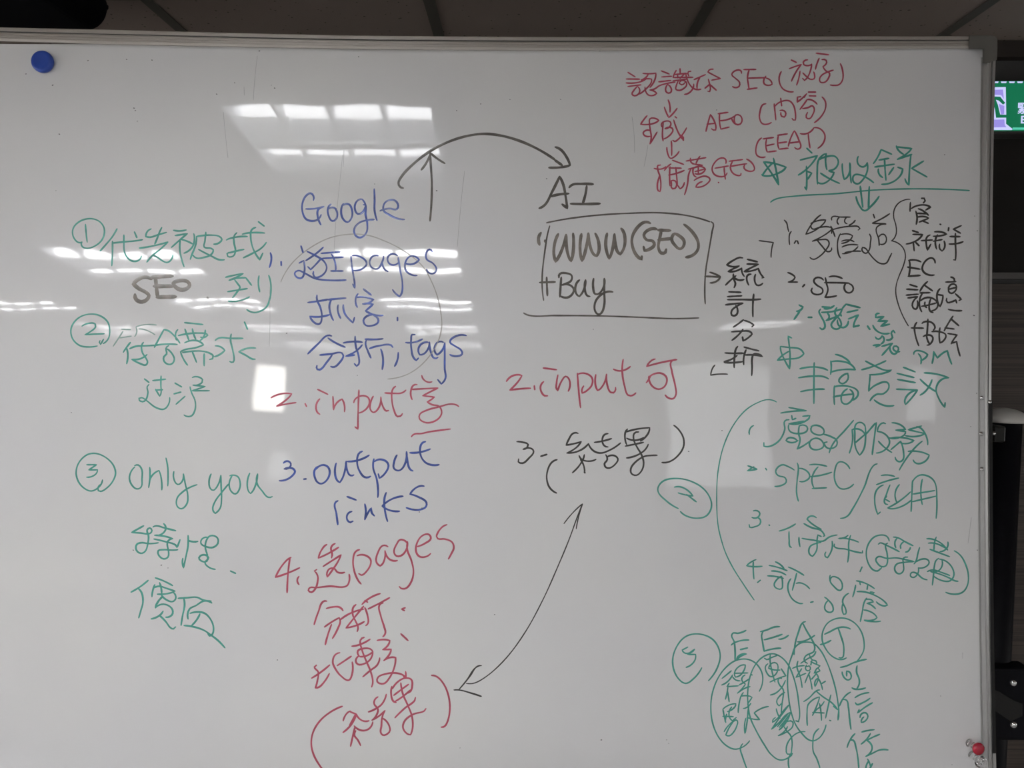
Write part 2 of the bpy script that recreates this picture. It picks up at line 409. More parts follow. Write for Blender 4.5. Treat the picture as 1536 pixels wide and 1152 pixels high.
YR = lambda s: 86 + s * (1196 - 86)
P_R = [(0, -0.012), (0, 0.006), (0.2, 0.0075), (0.22, 0.005), (0.27, 0.005), (0.29, 0.0085), (0.46, 0.0095), (0.56, 0.006), (0.86, 0.0045), (0.90, 0.006), (1.0, 0.006), (1.0, 0.0004), (1.0, -0.0002)]
rail('frame_rail', lambda s: (lerp(RO, YR(s)), YR(s)), lambda s: (lerp(RI, YR(s)), YR(s)), P_R, M['alu_v'], 50)
rail('frame_rail', lambda s: (-240, 50 + s * 1150), lambda s: (-219, 50 + s * 1150), P_R, M['alu_v'], 4)
rail('frame_rail', lambda s: (-238 + s * 1720, 1207), lambda s: (-238 + s * 1720, 1187), P_R, M['alu_h'], 4)

# corner caps
def plate(name, pts, h0, h1, material, parent=board, bev=0.0015):
    bm = bmesh.new()
    a = [bm.verts.new(B(*q, h1)) for q in pts]; b = [bm.verts.new(B(*q, h0)) for q in pts]
    top = bm.faces.new(a); bm.faces.new(b[::-1])
    for i in range(len(pts)): bm.faces.new((a[i], a[(i + 1) % len(pts)], b[(i + 1) % len(pts)], b[i]))
    bmesh.ops.recalc_face_normals(bm, faces=bm.faces)
    if bev: bmesh.ops.bevel(bm, geom=list(top.edges), offset=bev, segments=2, affect='EDGES')
    return from_bm(name, bm, material, parent, ORG)
plate('corner_cap', [(1453, 53.4), (1488, 53.0), (1493.5, 54.5), (1496, 58), (1496.3, 72), (1495.2, 90), (1488, 92), (1485, 94), (1474, 94.5), (1473.8, 74), (1453, 73.8)], -0.013, 0.0128, M['cap_grey'])
plate('corner_cap', [(-242, 31), (-200, 32), (-200, 56), (-218, 55), (-218, 76), (-242, 76)], -0.013, 0.0128, M['cap_grey'])
plate('corner_cap', [(1453, 1209), (1497, 1209), (1497, 1170), (1472, 1170), (1472, 1185), (1453, 1185)], -0.013, 0.0128, M['cap_grey'])
plate('corner_cap', [(-242, 1209), (-200, 1209), (-200, 1185), (-218, 1185), (-218, 1170), (-242, 1170)], -0.013, 0.0128, M['cap_grey'])
for (x, y) in ((1472.8, 596.8), (1472, 650.6), (1473, 703.8)):
    bm = bmesh.new(); lathe(bm, [(0.0036, 0), (0.0036, 0.0008), (0.0028, 0.0018), (0.0012, 0.0024), (0, 0.0025)], B(x, y, 0.0052), -NB, 16)
    from_bm('rivet', bm, M['chrome'], board, ORG, True)
# side bracket with its screw on the outer face of the right rail
plate('side_bracket', [(1483.5, 601), (1488.8, 601), (1489.2, 760), (1491, 960), (1494.5, 1130), (1489, 1130), (1486, 960), (1484.5, 760)], -0.010, 0.0078, M['dark_bracket'], bev=0)
bm = bmesh.new(); lathe(bm, [(0.003, 0), (0.003, 0.001), (0.0015, 0.002), (0, 0.0022)], B(1484.5, 603, 0.0078), -NB, 12); from_bm('screw', bm, M['chrome'], board, ORG, True)
# pen tray below the picture
plate('pen_tray', [(200, 1208), (1050, 1208), (1050, 1222), (200, 1222)], -0.005, 0.055, M['alu_h'])
# stand: posts with domed caps, cross bar, feet and castors
pc = at_y(1506, 631, 1.272); PX, PY, PZ = pc.x, 1.272, pc.z
LX = B(-240, 600).x - 0.055
for X in (PX, LX):
    bm = bmesh.new(); lathe(bm, [(0, 0.10), (0.026, 0.10), (0.026, PZ), (0, PZ)], Vector((X, PY, 0)), Vector((0, 0, 1)), 40)
    post = from_bm('post', bm, M['black_metal'], board, ORG, True)
    bm = bmesh.new()
    prof = [(0, -0.001), (0.034, -0.001), (0.0345, 0.002)] + [(0.0345 * math.cos(a), 0.002 + 0.019 * math.sin(a)) for a in [math.radians(d) for d in range(10, 90, 10)]] + [(0, 0.021)]
    lathe(bm, prof, Vector((X, PY, PZ)), Vector((0, 0, 1)), 40)
    tag(from_bm('post_cap', bm, M['dome_grey'], post, None, True), 'pale grey domed cap').data.transform(Matrix.Translation(-ORG))
    box('foot', (X - 0.03, PY - 0.30, 0.075), (X + 0.03, PY + 0.30, 0.115), M['black_metal'], board, ORG, 0.006, 2)
    for s in (-1, 1):
        bm = bmesh.new(); lathe(bm, [(0, -0.012), (0.03, -0.012), (0.032, 0), (0.03, 0.012), (0, 0.012)], Vector((X, PY + s * 0.26, 0.033)), Vector((1, 0, 0)), 20)
        from_bm('castor', bm, M['black_plastic'], board, ORG)
        box('castor_fork', (X - 0.016, PY + s * 0.26 - 0.012, 0.03), (X + 0.016, PY + s * 0.26 + 0.012, 0.078), M['black_metal'], board, ORG)
box('cross_bar', (LX + 0.02, PY - 0.015, 0.28), (PX - 0.02, PY + 0.015, 0.32), M['black_metal'], board, ORG, 0.004, 1)
# pivot knob near the post top and the lower clamp
q = at_y(1494, 648, 1.235)
box('pivot_block', (q.x - 0.006, 1.228, q.z - 0.016), (q.x + 0.012, 1.26, q.z + 0.010), M['dark_bracket'], board, ORG, 0.003, 2)
bm = bmesh.new(); lathe(bm, [(0.003, 0), (0.003, 0.002), (0.001, 0.003), (0, 0.003)], at_y(1490.5, 650, 1.224), Vector((0, -1, 0)), 12); from_bm('screw', bm, M['chrome'], board, ORG, True)
a0, a1 = at_y(1489, 1003, 1.225), at_y(1540, 1112, 1.225)
box('clamp', (a0.x, 1.225, a1.z), (a1.x + 0.004, 1.26, a0.z), M['black_plastic'], board, ORG, 0.005, 2)
bm = bmesh.new()
pts = [(1490, 1034), (1500, 1038), (1512, 1048), (1534, 1056), (1534, 1074), (1516, 1082), (1492, 1066)]
a = [bm.verts.new(at_y(x, y, 1.218)) for x, y in pts]; b = [bm.verts.new(at_y(x, y, 1.226)) for x, y in pts]
tf = bm.faces.new(a); bm.faces.new(b[::-1])
for i in range(7): bm.faces.new((a[i], a[(i + 1) % 7], b[(i + 1) % 7], b[i]))
bmesh.ops.bevel(bm, geom=list(tf.edges), offset=0.002, segments=2, affect='EDGES')
from_bm('clamp_lever', bm, M['dark_bracket'], board, ORG)
for (x, y) in ((1519, 1024), (1519.5, 1086.5)):
    bm = bmesh.new(); lathe(bm, [(0.0058, 0), (0.0056, 0.0016), (0.0045, 0.0034), (0.002, 0.0044), (0, 0.0046)], at_y(x, y, 1.225), Vector((-0.3, -1, 0.1)), 20)
    from_bm('screw', bm, M['chrome'], board, ORG, True)

# ---------------------------------------------------------------- marker writing
INKDATA = r"""@100 310 4.8
# circled_number|green circled number one|green|2.6
110,255 85,258 55,230 42,190 50,150 85,112 135,90 190,88 240,110 268,150 270,200 250,245 200,285 150,300 115,290 105,268 110,255
135,128 140,190 148,255
# handwriting||green|2.9
362,160 330,215 285,270 242,318; 330,250 330,310 325,425; 330,262 430,252 480,248 545,238; 412,205 412,260 415,320 440,370 480,393 520,385 538,355; 488,182 505,222
608,160 580,180 570,215 600,220 660,202 718,185; 685,150 670,180 655,220 635,268; 525,298 610,285 728,255; 728,255 670,310 620,350 578,398; 620,350 650,362 690,390 722,402 750,385 765,348
770,170 810,175 860,168; 782,208 868,195; 868,195 820,235 755,293; 818,240 815,320 828,380 845,432; 820,235 870,250 905,268; 915,195 920,235 905,290 845,335; 935,215 930,270 900,350 890,378; 935,215 980,208 1040,205 1100,215 1117,235 1095,262 1060,270; 1002,185 995,250 990,290 1040,300 1055,310 1040,345 990,365 935,370 910,350; 950,308 990,330 1050,360 1090,380 1135,382
1150,240 1165,232 1300,215; 1225,188 1205,215 1205,260 1215,320 1200,355 1160,358 1155,338 1180,330 1275,308; 1265,198 1320,188 1425,190; 1360,150 1330,170 1325,220 1335,280 1355,330 1390,382 1412,335; 1437,258 1400,300 1330,340 1272,368; 1380,108 1422,140
# handwriting|thick faded black marker writing|greyblack|6.2
608,520 560,508 500,535 482,558 520,590 575,620 592,640 570,675 530,685 498,665 492,635
608,510 700,503 762,500; 640,515 645,570 655,650; 630,573 770,572; 650,652 700,650 785,648
765,550 780,575 820,598 860,592 885,565 870,540 820,532 765,550
# pen_dot|small smudged dot|faintgrey|3.5
1012,652 1018,660
# handwriting||green|2.9
1145,508 1200,495 1270,482; 1270,482 1230,505 1170,530; 1170,530 1230,515 1290,512; 1290,512 1330,565; 1210,528 1235,560 1248,580 1230,610 1195,655; 1160,612 1300,590; 1165,680 1230,680 1315,650; 1385,498 1380,550 1390,612; 1455,495 1470,560 1465,650 1440,720 1400,750 1350,762 1298,742
# circled_number|green circled number two|green|2.6
265,955 245,992 235,975 240,965; 265,985 300,950 310,890 295,830 240,785 170,773 95,795 45,845 30,895 45,955 95,1000 160,1010 220,1003
110,860 150,842 205,845 208,865 170,900 130,922 190,918 270,915
# handwriting|faint green strokes|faintgreen|2.2
395,882 460,885; 405,898 375,945 335,1005; 380,945 465,932; 500,870 505,900 490,935; 500,865 560,850 645,852; 520,880 560,885 635,922
# handwriting||green|2.9
458,978 430,1015 408,1048; 430,1015 440,1060 432,1130; 455,1022 500,1005 560,1002 640,998; 552,978 540,1000 545,1050 570,1090 582,1120 570,1140 530,1130 470,1100; 470,1100 530,1095 578,1065
700,885 665,950 632,1012; 700,885 735,895 780,935 815,982; 632,1000 700,990 795,992; 735,1000 715,1020 720,1060 700,1080 700,1110 730,1135 760,1130 775,1100 760,1060 725,1025
850,835 980,848; 800,885 785,910 790,960; 805,928 870,915 950,910 1010,918 1015,925 990,942 965,940; 852,882 865,920 880,960; 905,880 915,920 930,955; 998,890 990,930 960,965; 850,980 940,965 985,995 930,1015 850,1030 820,1045; 820,1045 840,1095 870,1140; 835,1050 890,1042 970,1040 1030,1055 1055,1075 1050,1095 1030,1100; 905,1045 935,1120; 990,1060 990,1145
1070,962 1100,945 1180,948 1268,948; 1185,918 1180,960 1195,1030 1205,1090 1200,1118 1175,1115; 1070,1002 1110,1010 1138,1035 1110,1060 1065,1080; 1360,1018 1300,1020 1240,1045; 1240,1045 1290,1070 1340,1098 1357,1098; 1280,830 1302,882
@100 460 4.8
# handwriting||green|2.6
560,520 592,545; 620,532 712,522; 680,500 678,560 680,620 670,645 640,595; 640,600 690,598; 592,560 580,575 585,620 560,680 530,680 520,660 540,655 580,680 640,725 700,738 730,710 742,655
780,550 828,578; 772,628 822,615; 852,645 788,702; 905,510 978,525 975,545 910,565; 910,565 998,575 905,605; 905,605 1028,605; 888,578 900,620 925,680 922,750 895,788 845,780
@100 660 4.8
# circled_number|green circled number three|green|2.6
258,288 240,330 180,367 130,350 85,300 68,230 90,160 150,105 210,97 280,125 335,180 352,240 330,300 290,345 245,370 228,365 225,345 245,320
145,178 215,178; 215,178 160,215; 160,215 222,215 210,245 145,268
# handwriting|green handwriting, first letter faded|green|2.7
490,185 515,180 540,210 542,280 535,340 505,352 470,325 452,275 465,225 490,195
598,198 600,240 598,290 590,342; 595,300 620,250 665,220 680,270 685,358
715,130 728,200 730,260 728,330
772,228 775,290 800,320 830,300 840,245; 840,245 855,320 872,400 865,460 825,495 795,475 795,420 840,370 890,340 938,322
1040,245 1025,300 1035,350 1055,362 1080,340 1110,255; 1110,255 1112,330 1115,420 1105,490 1070,528 1052,500 1070,440 1110,385 1165,318
1190,260 1170,320 1185,370 1215,388 1245,350 1248,300 1230,262 1175,258
1318,240 1300,310 1310,370 1325,385 1350,350 1375,245; 1375,245 1370,310 1410,370 1450,412 1480,408
@180 770 4.8
# handwriting||green|2.9
170,90 85,137; 85,137 150,142 215,145 230,125 215,105 195,120 205,160 200,220 180,275 150,288 118,265 120,225 150,212 210,218 275,212; 238,98 260,90 320,105 400,125; 315,75 330,110 300,150 250,158; 250,158 320,165 378,182; 245,185 330,205 400,228 412,245 432,190; 378,182 345,200 340,220 350,280 345,315 315,328 278,300 275,270 310,262 380,265 415,262
490,160 490,230 475,310 457,392 450,360 452,325; 490,195 530,205 560,202
630,172 590,185 582,215 620,240 670,245 705,215 700,175 650,162 620,200 615,250 630,310 625,345 590,345 568,320 580,305 615,300 637,320 612,355 635,385 685,403
795,415 832,432
# handwriting||green|3.0
202,483 150,525 80,567; 130,540 155,570 165,640 150,700 135,752
255,465 310,485 378,520; 250,515 235,560 230,600; 245,535 290,525 320,535 395,560; 285,500 295,530 300,575; 270,582 330,580 388,565; 300,590 330,620 380,635 402,610 385,570; 305,605 270,640 255,680; 300,600 260,660; 255,680 300,655 350,665 378,695 375,730 330,748; 310,705 285,735 225,760; 285,735 330,780 365,825 385,832 400,818
420,612 480,608 555,605 600,625 655,632; 460,615 465,660 450,740 440,805; 660,645 610,630 545,665 500,690 490,760; 505,720 560,710 610,720 650,760 673,820 665,870 645,883 632,865; 575,725 550,770 515,808; 462,808 520,815 600,840 660,880 705,915 755,968
@390 270 4.8
# handwriting||blue|3.2
385,145 385,115 365,95 330,115 305,170 305,225 330,280 375,295 415,285 440,250; 330,208 400,205 458,192; 440,200 418,215 415,260 438,322
510,175 490,200 495,260 520,295 545,285 555,235 535,200 485,215
600,170 585,210 595,275 630,303 660,270 662,215 640,175 600,180
735,138 700,150 682,200 705,245 735,235 760,180 745,178; 735,138 760,180 760,250 772,310 765,380 720,415 685,395 680,350 720,305 770,290 820,285
822,65 825,140 825,220 842,290
865,222 930,205 985,210 995,185 975,150 930,145 895,170 890,220 930,250 980,275 1040,285
# handwriting||blue|3.0
75,525 82,560 68,628
152,588 153,615
295,475 310,522; 340,515 400,545 460,585 480,630 465,670 420,700 395,700 385,660; 455,485 410,525 330,580; 440,565 400,610 365,645 345,625; 282,598 315,580 320,610 320,660 300,705 265,700 250,670 275,652 320,670 400,710 500,722 618,720; 440,528 575,518; 445,565 598,555; 515,535 540,590 545,650; 510,655 598,655
655,550 665,640 680,730 682,780 668,750; 665,545 700,545 760,580 768,605 735,640 665,650
850,545 810,550 790,590 805,630 845,640 880,590 890,550; 880,590 895,640 920,658
990,545 940,535 918,565 935,605 975,610 1000,590; 995,560 1010,650 1025,740 1020,815 1005,838 980,820 955,790
1045,600 1100,605 1145,575 1125,555 1080,550 1045,600 1050,650 1085,680 1130,688
1240,515 1220,500 1197,525 1200,570 1245,600 1270,640 1255,670 1220,670 1200,645
# handwriting||blue|3.2
345,882 420,872 490,860; 410,830 410,860 435,920 445,980 430,1035 405,1035 360,982; 360,982 430,985 500,970; 490,862 555,855 618,850; 515,862 500,900 510,970 528,1010; 562,900 560,940 580,995; 600,900 610,960 655,1015 670,1028 680,990
745,785 800,828; 705,820 690,850 690,890 700,915; 695,845 740,842 818,860; 818,860 780,885 740,892; 740,892 800,890 815,895 760,942; 760,942 820,970 885,975; 830,970 770,980 745,1010 760,1045 800,1050 850,1025 850,1000 820,975
990,990 990,1012
@390 430 4.8
# handwriting||blue|3.2
345,483 420,410 485,352 515,355; 490,370 545,405 612,435; 432,492 510,485 590,478 600,495 570,550 535,578 510,575; 520,490 480,545 430,598 412,595 410,568
600,405 690,395 735,400; 685,358 690,430 710,500 710,560 695,572 680,555; 735,420 690,465 620,500; 620,500 680,492; 758,378 830,380 885,375; 765,385 760,415 775,460 798,512; 790,445 860,425 945,422 955,435; 870,450 885,510 880,595
995,475 990,525 970,572
1115,345 1095,345 1088,380 1090,450 1105,510 1125,530 1140,515; 1050,402 1110,400 1168,378
1210,400 1165,410 1140,450 1150,490 1185,480 1220,410; 1220,400 1230,470 1255,515 1280,510
1320,400 1280,400 1255,450 1275,490 1310,460 1330,405; 1330,405 1330,500 1330,590 1335,660 1305,700 1280,670
1485,352 1430,350 1375,380 1368,400 1400,425 1450,460 1455,485 1410,500 1368,490
@390 270 4.8
# drawn_circle|faint grey loop|faintgrey|1.8
150,735 175,680 230,600 330,510 480,425 600,395 760,395 900,440 1050,520 1170,620 1230,720 1280,850 1305,980 1308,1060 1280,1168 1220,1268 1130,1358 1040,1408 920,1433
@390 430 4.8
# handwriting||red|2.8
80,800 160,770 228,772 200,805 120,860; 120,860 190,845 258,835
325,842 335,862
415,740 488,775; 430,808 405,850 410,900 430,918
525,790 530,885; 530,885 550,840 590,810 605,840 608,900
712,745 708,850 705,960 705,1025 685,1010; 675,835 690,805 740,785 780,800 788,840 760,885 710,910
815,790 795,840 795,885 815,905 850,880 870,795; 870,795 880,850 910,895 925,892
975,718 955,740 950,820 965,890 990,935 1010,932 1025,915; 900,765 960,768 1020,765 1050,745
1165,640 1175,665 1210,688 1237,685; 1130,705 1105,710 1085,760 1095,812; 1090,740 1180,735 1280,730; 1280,730 1230,755 1172,785; 1172,785 1255,795; 1255,795 1230,815 1205,830 1240,850 1290,862 1308,905 1290,945 1240,975 1190,978 1148,950 1150,920 1200,890 1290,865 1370,845 1410,850 1430,862
1090,1080 1110,1062 1160,1058 1220,1045 1290,1035 1370,1025
@390 560 4.8
# handwriting||blue|3.3
170,645 200,632 222,650 215,675 175,688; 175,688 235,685 252,705 235,735 190,765 140,773
315,762 332,760
415,672 392,700 395,750 415,785 440,795 480,770 502,715 490,675 450,660 405,690
548,648 540,720 555,770 575,785 600,740 620,635; 620,635 625,690 650,735 675,732
735,562 710,580 700,650 720,710 755,748 795,742; 628,635 710,625 785,590
820,618 815,680 840,760 850,840 848,892; 825,635 860,620 910,635 925,665 900,720 860,755 852,725
985,590 965,640 965,685 1000,700 1035,670 1055,565; 1055,565 1060,620 1080,690 1100,702
1190,492 1165,505 1152,550 1165,610 1205,650 1288,658; 1080,572 1150,568 1225,545
# handwriting||blue|3.3
560,918 540,935 550,1010 560,1088
628,888 692,912; 660,995 630,1015 628,1055 650,1073 668,1065
755,942 762,1000 755,1052; 755,1052 780,1000 800,970 808,1010 822,1025
908,860 895,910 900,990 918,1065; 1028,885 950,905 880,955; 880,955 930,985 1003,993
1180,812 1140,815 1080,870; 1080,870 1140,890 1198,930 1195,960 1150,982 1095,980 1055,968
@390 770 4.8
# handwriting||red|3.0
222,318 190,340 112,460; 112,460 200,430 285,392; 215,325 203,420 195,570
280,455 268,480 280,512
480,225 460,240 420,322; 420,322 490,290 565,245; 540,218 512,245 520,300 515,320; 455,382 520,340 583,300; 583,300 560,350 520,410 485,458 482,430 500,400 530,395 560,425 608,425; 408,405 392,415 415,450 415,490 400,540 370,568 348,555 360,535 400,535 500,525 620,525 635,510 642,440
715,262 685,280 670,340 680,420 705,480 727,508; 700,305 750,300 795,330 798,360 765,420 730,445 712,435
920,240 885,232 850,280 838,350 865,378 885,360 900,270; 900,270 925,325 960,342 988,340
1060,215 1010,190 985,220 965,280 985,308 1030,295 1062,205; 1062,205 1060,260 1090,340 1105,420 1090,490 1050,540 1015,540 1003,528
1130,240 1190,215 1230,180 1215,152 1170,160 1130,215 1125,280 1150,312 1195,312 1228,290
1345,82 1310,100 1270,165; 1270,165 1280,182 1330,185 1385,210 1395,250 1378,290 1357,328
# handwriting||red|3.0
480,632 455,635 420,710 390,800; 478,685 520,675 570,675 597,700; 465,818 520,780 570,752 578,775 560,830 522,900; 515,800 490,870 470,945
690,658 670,680 668,730 690,780 705,815 700,850; 580,765 650,720 745,690; 745,670 680,750 620,825; 620,825 700,805 750,780; 755,680 775,740 778,790 762,808; 735,655 790,610 865,578; 780,688 840,658 932,608; 755,628 775,640; 885,645 860,660 870,740 895,820 903,860 885,888
1045,680 1018,690 1040,700
1015,868 1065,915
@420 912 4.8
# handwriting||red|3.0
262,412 248,425 275,460 270,520 255,575; 228,505 290,465 358,410; 255,575 280,570 320,530 355,472; 430,322 395,340 380,390 400,440 440,490 495,520 515,490 520,390; 512,348 465,380 412,415
605,212 580,230 590,300 620,380 650,450 668,530 660,568; 518,275 570,265 648,225; 570,345 560,310 600,292 650,295 668,315 620,345 575,350; 568,345 545,380 560,405 610,400 650,370 668,318; 718,360 700,410 650,450 597,495; 700,233 760,228 790,235 780,265 740,300; 740,300 800,298 790,330 748,378; 748,378 800,355 832,358 825,420 790,500 745,545 700,530 705,500 760,475 830,468 880,480 905,500
# handwriting||red|3.0
448,708 370,745 290,810 240,890 225,970 240,1050 290,1140 320,1175
505,742 480,760 455,812; 500,745 550,765 520,830 455,895; 550,765 590,810 640,812; 545,765 500,850; 668,820 640,870 590,882 535,850; 540,855 525,920 508,995; 545,885 535,915 560,950 580,990
765,622 735,690 690,725 637,748; 705,640 680,665 678,690 705,730 690,780 662,808; 662,808 710,780 755,740; 755,740 735,790 730,850 725,895 740,915 775,905 792,880 740,795; 805,565 800,620 815,670 835,680; 810,580 850,530 900,505 945,515 952,560 940,600 925,612; 870,540 885,620 920,700 950,780 955,860 940,912 915,905 885,860 900,810 960,765 1040,740 1050,725; 820,628 870,590 925,550; 830,672 880,640 940,590; 975,645 970,665 900,720 828,790; 905,458 908,505 890,495
1092,485 1130,495 1180,550 1215,640 1222,740 1205,820 1185,852 1162,858
# drawn_arrow|long curved double-headed arrow|black|2.0
1450,415 1420,420 1370,490 1290,585
1252,590 1290,590 1380,612 1450,635
@580 180 4.8
# drawn_arrow|dark curved arrow arching to the right|greydark|4.2
118,490 95,480 85,455 105,410 200,310 320,220 450,155 580,115 700,100 820,112 950,148 1080,205 1210,285
1210,288 1262,325; 1215,195 1255,215 1300,275 1320,325; 1320,325 1290,335 1170,343
# drawn_arrow|straight dark arrow pointing up|greydark|3.6
312,725 322,600 325,450 318,330 312,240; 312,250 285,310 250,358; 318,240 360,275 418,312
# handwriting||greydark|4.2
1100,635 1140,610 1190,520 1245,408; 1245,408 1270,460 1290,560 1300,635 1265,608; 1185,550 1230,538 1310,530
1315,485 1340,465 1400,460 1485,462; 1440,475 1430,540 1412,600; 1325,603 1420,605 1535,602
@770 290 4.8
# drawn_box|thin dark ruled box|greydark|2.6
240,212 380,185 600,158 850,143 1050,140 1220,155 1330,178 1415,205
1425,205 1438,215 1430,280 1405,430 1385,560 1378,700 1382,795
262,235 245,300 225,430 210,560 208,680 218,770
75,862 110,878 300,880 600,882 900,892 1150,902 1335,897
# drawn_arrow||greydark|3
1380,598 1440,600 1485,603; 1415,568 1450,580 1490,600; 1490,603 1465,632 1418,645
# handwriting|thick grey black marker writing|greyblack|5
198,285 182,320 188,368
228,340 232,350
322,295 298,360 292,440 305,490 340,430 380,300; 380,300 385,400 400,460 415,488 430,430 430,290
490,295 480,380 485,450 495,485 515,430 540,290; 540,290 550,370 580,440 600,450 618,400 590,290
675,290 665,370 675,430 690,470 710,420 728,295; 728,295 735,370 750,420 770,438 800,380 798,290 778,255
985,215 945,208 890,250 855,320 860,390 890,450 922,475 925,455
1030,258 985,258 940,300 960,335 1005,345 1015,370 985,400 945,412 938,385
1045,265 1130,268; 1065,272 1055,320 1045,390 1065,430 1095,425 1100,405; 1045,335 1140,325
1160,290 1140,330 1165,375 1200,400 1225,380 1228,340 1200,310 1165,290
1230,225 1290,280 1330,350 1330,400 1300,440 1245,460
# handwriting||greydark|3.6
190,642 300,638; 240,605 242,670 245,735
345,605 340,670 335,745; 328,605 335,580 380,575 420,592 415,630 380,650 350,660; 350,660 405,660 435,690 425,725 390,750 340,740
475,625 450,660 452,720 475,742 505,700 520,625; 520,625 515,690 530,735 550,742
578,615 575,680 590,725 620,720 655,615; 655,615 655,720 655,800 635,860 615,872 590,850 588,790 620,740 670,710 715,710
@740 500 4.8
# handwriting||red|3
95,345 130,310 180,298 205,305 180,345 120,408; 120,408 190,400 268,395
295,378 298,405
360,250 455,262; 362,348 340,380 345,420 370,450 390,450
465,300 455,360 455,400 465,412 500,330 520,310 545,330 540,415
605,288 612,380 620,470 628,535; 608,295 660,288 710,320 710,370 670,415 640,430 638,405 650,380
738,298 735,370 750,410 770,400 815,295; 815,295 820,370 845,425 865,428 880,390
935,188 928,270 945,380 970,445 990,450 1025,430; 865,258 920,270 985,240
1165,185 1140,195 1105,238; 1105,238 1200,212 1320,190; 1320,190 1280,205 1285,270 1310,380 1315,440 1295,470 1260,465 1238,445; 1130,305 1120,330 1102,355; 1120,310 1140,375 1190,402 1235,380 1248,320 1210,288 1150,295 1125,315
# handwriting||black|2.9
170,780 215,785 250,800 245,820 215,835; 215,835 275,830 290,850 255,900 210,935 180,925 182,905
342,885 385,872
458,910 420,930 390,990 385,1050 405,1110 455,1150
610,720 575,720 540,770 525,805; 525,805 600,790 632,780; 632,780 600,820 530,862; 530,862 620,845 685,795; 685,795 720,845 770,862 840,840 915,790; 655,875 640,920 570,1003; 618,882 640,910 700,920 738,908; 628,910 650,950 657,1003; 655,998 660,1005
728,785 790,775 850,758; 825,722 795,735 785,780 800,810 825,818; 810,875 820,910 800,940 810,965 835,970 880,940 897,905 870,880 820,890
965,690 950,715 952,780 960,800; 955,710 1030,690 1125,680 1115,720 1060,775; 960,755 1020,770 1085,750; 950,812 1010,800 1080,785; 1045,710 1015,720 1010,760 1035,820 1065,870 1082,930 1070,985 1030,1022 995,1010 990,975 1020,930 1090,885 1130,880 1178,878; 1115,800 1080,850 960,897
1300,663 1340,700 1370,760 1368,820 1320,890 1265,925 1215,930
@640 680 3
# drawn_arrow|long thin double-headed arrow|black|1.9
700,228 680,280 640,390 590,510 525,655 440,810 350,930 260,1010 210,1035 178,1035; 700,228 660,265 618,316; 702,228 685,280 673,340
245,955 220,965 180,1020 145,1063; 125,1066 150,1066 200,1080 245,1095
# circled_number|green circled number two|green|2.6
1132,248 1080,215 1040,165 1060,128 1120,113 1200,130 1260,175 1282,235 1260,280 1215,292 1165,280 1142,262
1115,152 1150,153 1198,192; 1198,192 1170,188 1132,178; 1170,185 1213,218
# circled_number|green circled number five|green|2.6
1238,965 1200,1015 1165,1035 1130,1010 1107,945 1120,880 1165,825 1225,813 1290,840 1320,900 1310,960 1268,1023
1175,872 1150,885 1165,900 1205,882; 1205,882 1175,905 1210,905 1205,935 1168,963
@920 80 8
# handwriting||red|2.6
175,228 262,282; 155,308 315,310; 155,355 330,340 400,300; 175,398 330,378; 285,400 250,440 225,490 255,510 300,490 318,450 295,400; 355,240 430,245 510,238 500,310 440,408; 420,250 390,290 330,325 400,305 460,310 455,350 400,420 315,488; 380,405 390,460 420,500 480,505 520,480 500,460 440,440; 440,440 500,425 550,390 650,360 740,345
575,210 670,248; 580,283 700,275; 545,342 690,325; 655,370 630,410 630,455 660,478 695,460 690,410 655,375; 755,205 730,250 718,290; 800,185 803,250; 730,255 880,240; 770,255 775,295; 720,290 955,288; 850,250 800,300; 715,330 880,310; 780,330 755,390 750,430 790,445 840,425 880,380 870,340 820,325 790,360 820,378 860,350; 930,215 900,220 905,270; 870,240 885,310 920,380 980,430 1050,430; 965,370 950,430 900,480 855,492
970,315 1105,255; 1040,290 1010,350 1005,420
1198,190 1150,200 1135,225; 1135,225 1220,270 1285,302; 1285,302 1180,322; 1140,310 1155,370 1165,430 1155,460 1135,455; 1160,370 1100,418; 1165,380 1235,442
# drawn_arrow||red|2.6
658,560 675,610 680,705; 612,645 640,720 665,770 690,750 765,660
# handwriting||red|2.6
405,748 370,790 328,850; 328,850 400,855 500,835 545,805 500,780 440,785 435,850 445,930 455,1000 440,1085; 440,1085 480,1020 525,945; 450,930 390,925 358,955 380,990 440,995
600,830 590,930 590,1000 597,1050; 580,880 580,840 620,815 680,820 690,860 620,905; 620,905 690,890 715,915 690,970 600,1030; 725,800 750,880 790,970 840,1040; 740,760 760,775; 878,895 840,960 780,1030 735,1058 715,1045; 800,980 840,1010 840,1045
1165,735 1140,820 1112,935; 1165,735 1205,800 1230,870 1228,920 1200,920 1178,905; 1125,850 1220,840
1258,725 1375,708; 1275,730 1275,830 1290,905; 1275,808 1350,800 1420,775; 1290,910 1390,885
1470,745 1420,775 1470,850 1520,850 1545,800 1520,745 1470,740 1450,790 1465,845
@940 170 8
# drawn_arrow||red|2.6
535,332 540,400 540,505; 482,410 495,490 525,540 560,530 628,458
# handwriting||red|2.6
330,660 430,665 470,640; 405,620 375,625 375,680 400,760 410,880 400,938 380,930 368,860 385,780 400,740; 530,608 490,640 452,685; 520,640 515,740 520,870; 505,655 655,658; 505,740 600,720 690,685; 590,650 600,760 610,860; 540,870 535,810 580,810 600,850 580,900 550,905 535,860; 610,860 640,905 665,890 692,832; 548,562 682,612
715,572 950,532; 765,540 775,590 820,610; 880,515 850,560 830,615 900,620; 740,670 820,650 910,622; 770,670 745,730 730,850 695,975; 805,650 800,730 835,765; 810,650 900,640 945,670 900,720 820,725; 860,650 860,720; 820,700 930,670; 810,805 870,770 950,755 1000,790 970,840 900,880 830,885 850,850 905,820
1190,600 1180,545 1120,540 1050,600 1025,670 1050,730 1120,760 1180,750 1205,715; 1060,658 1220,632; 1170,650 1175,720 1185,790
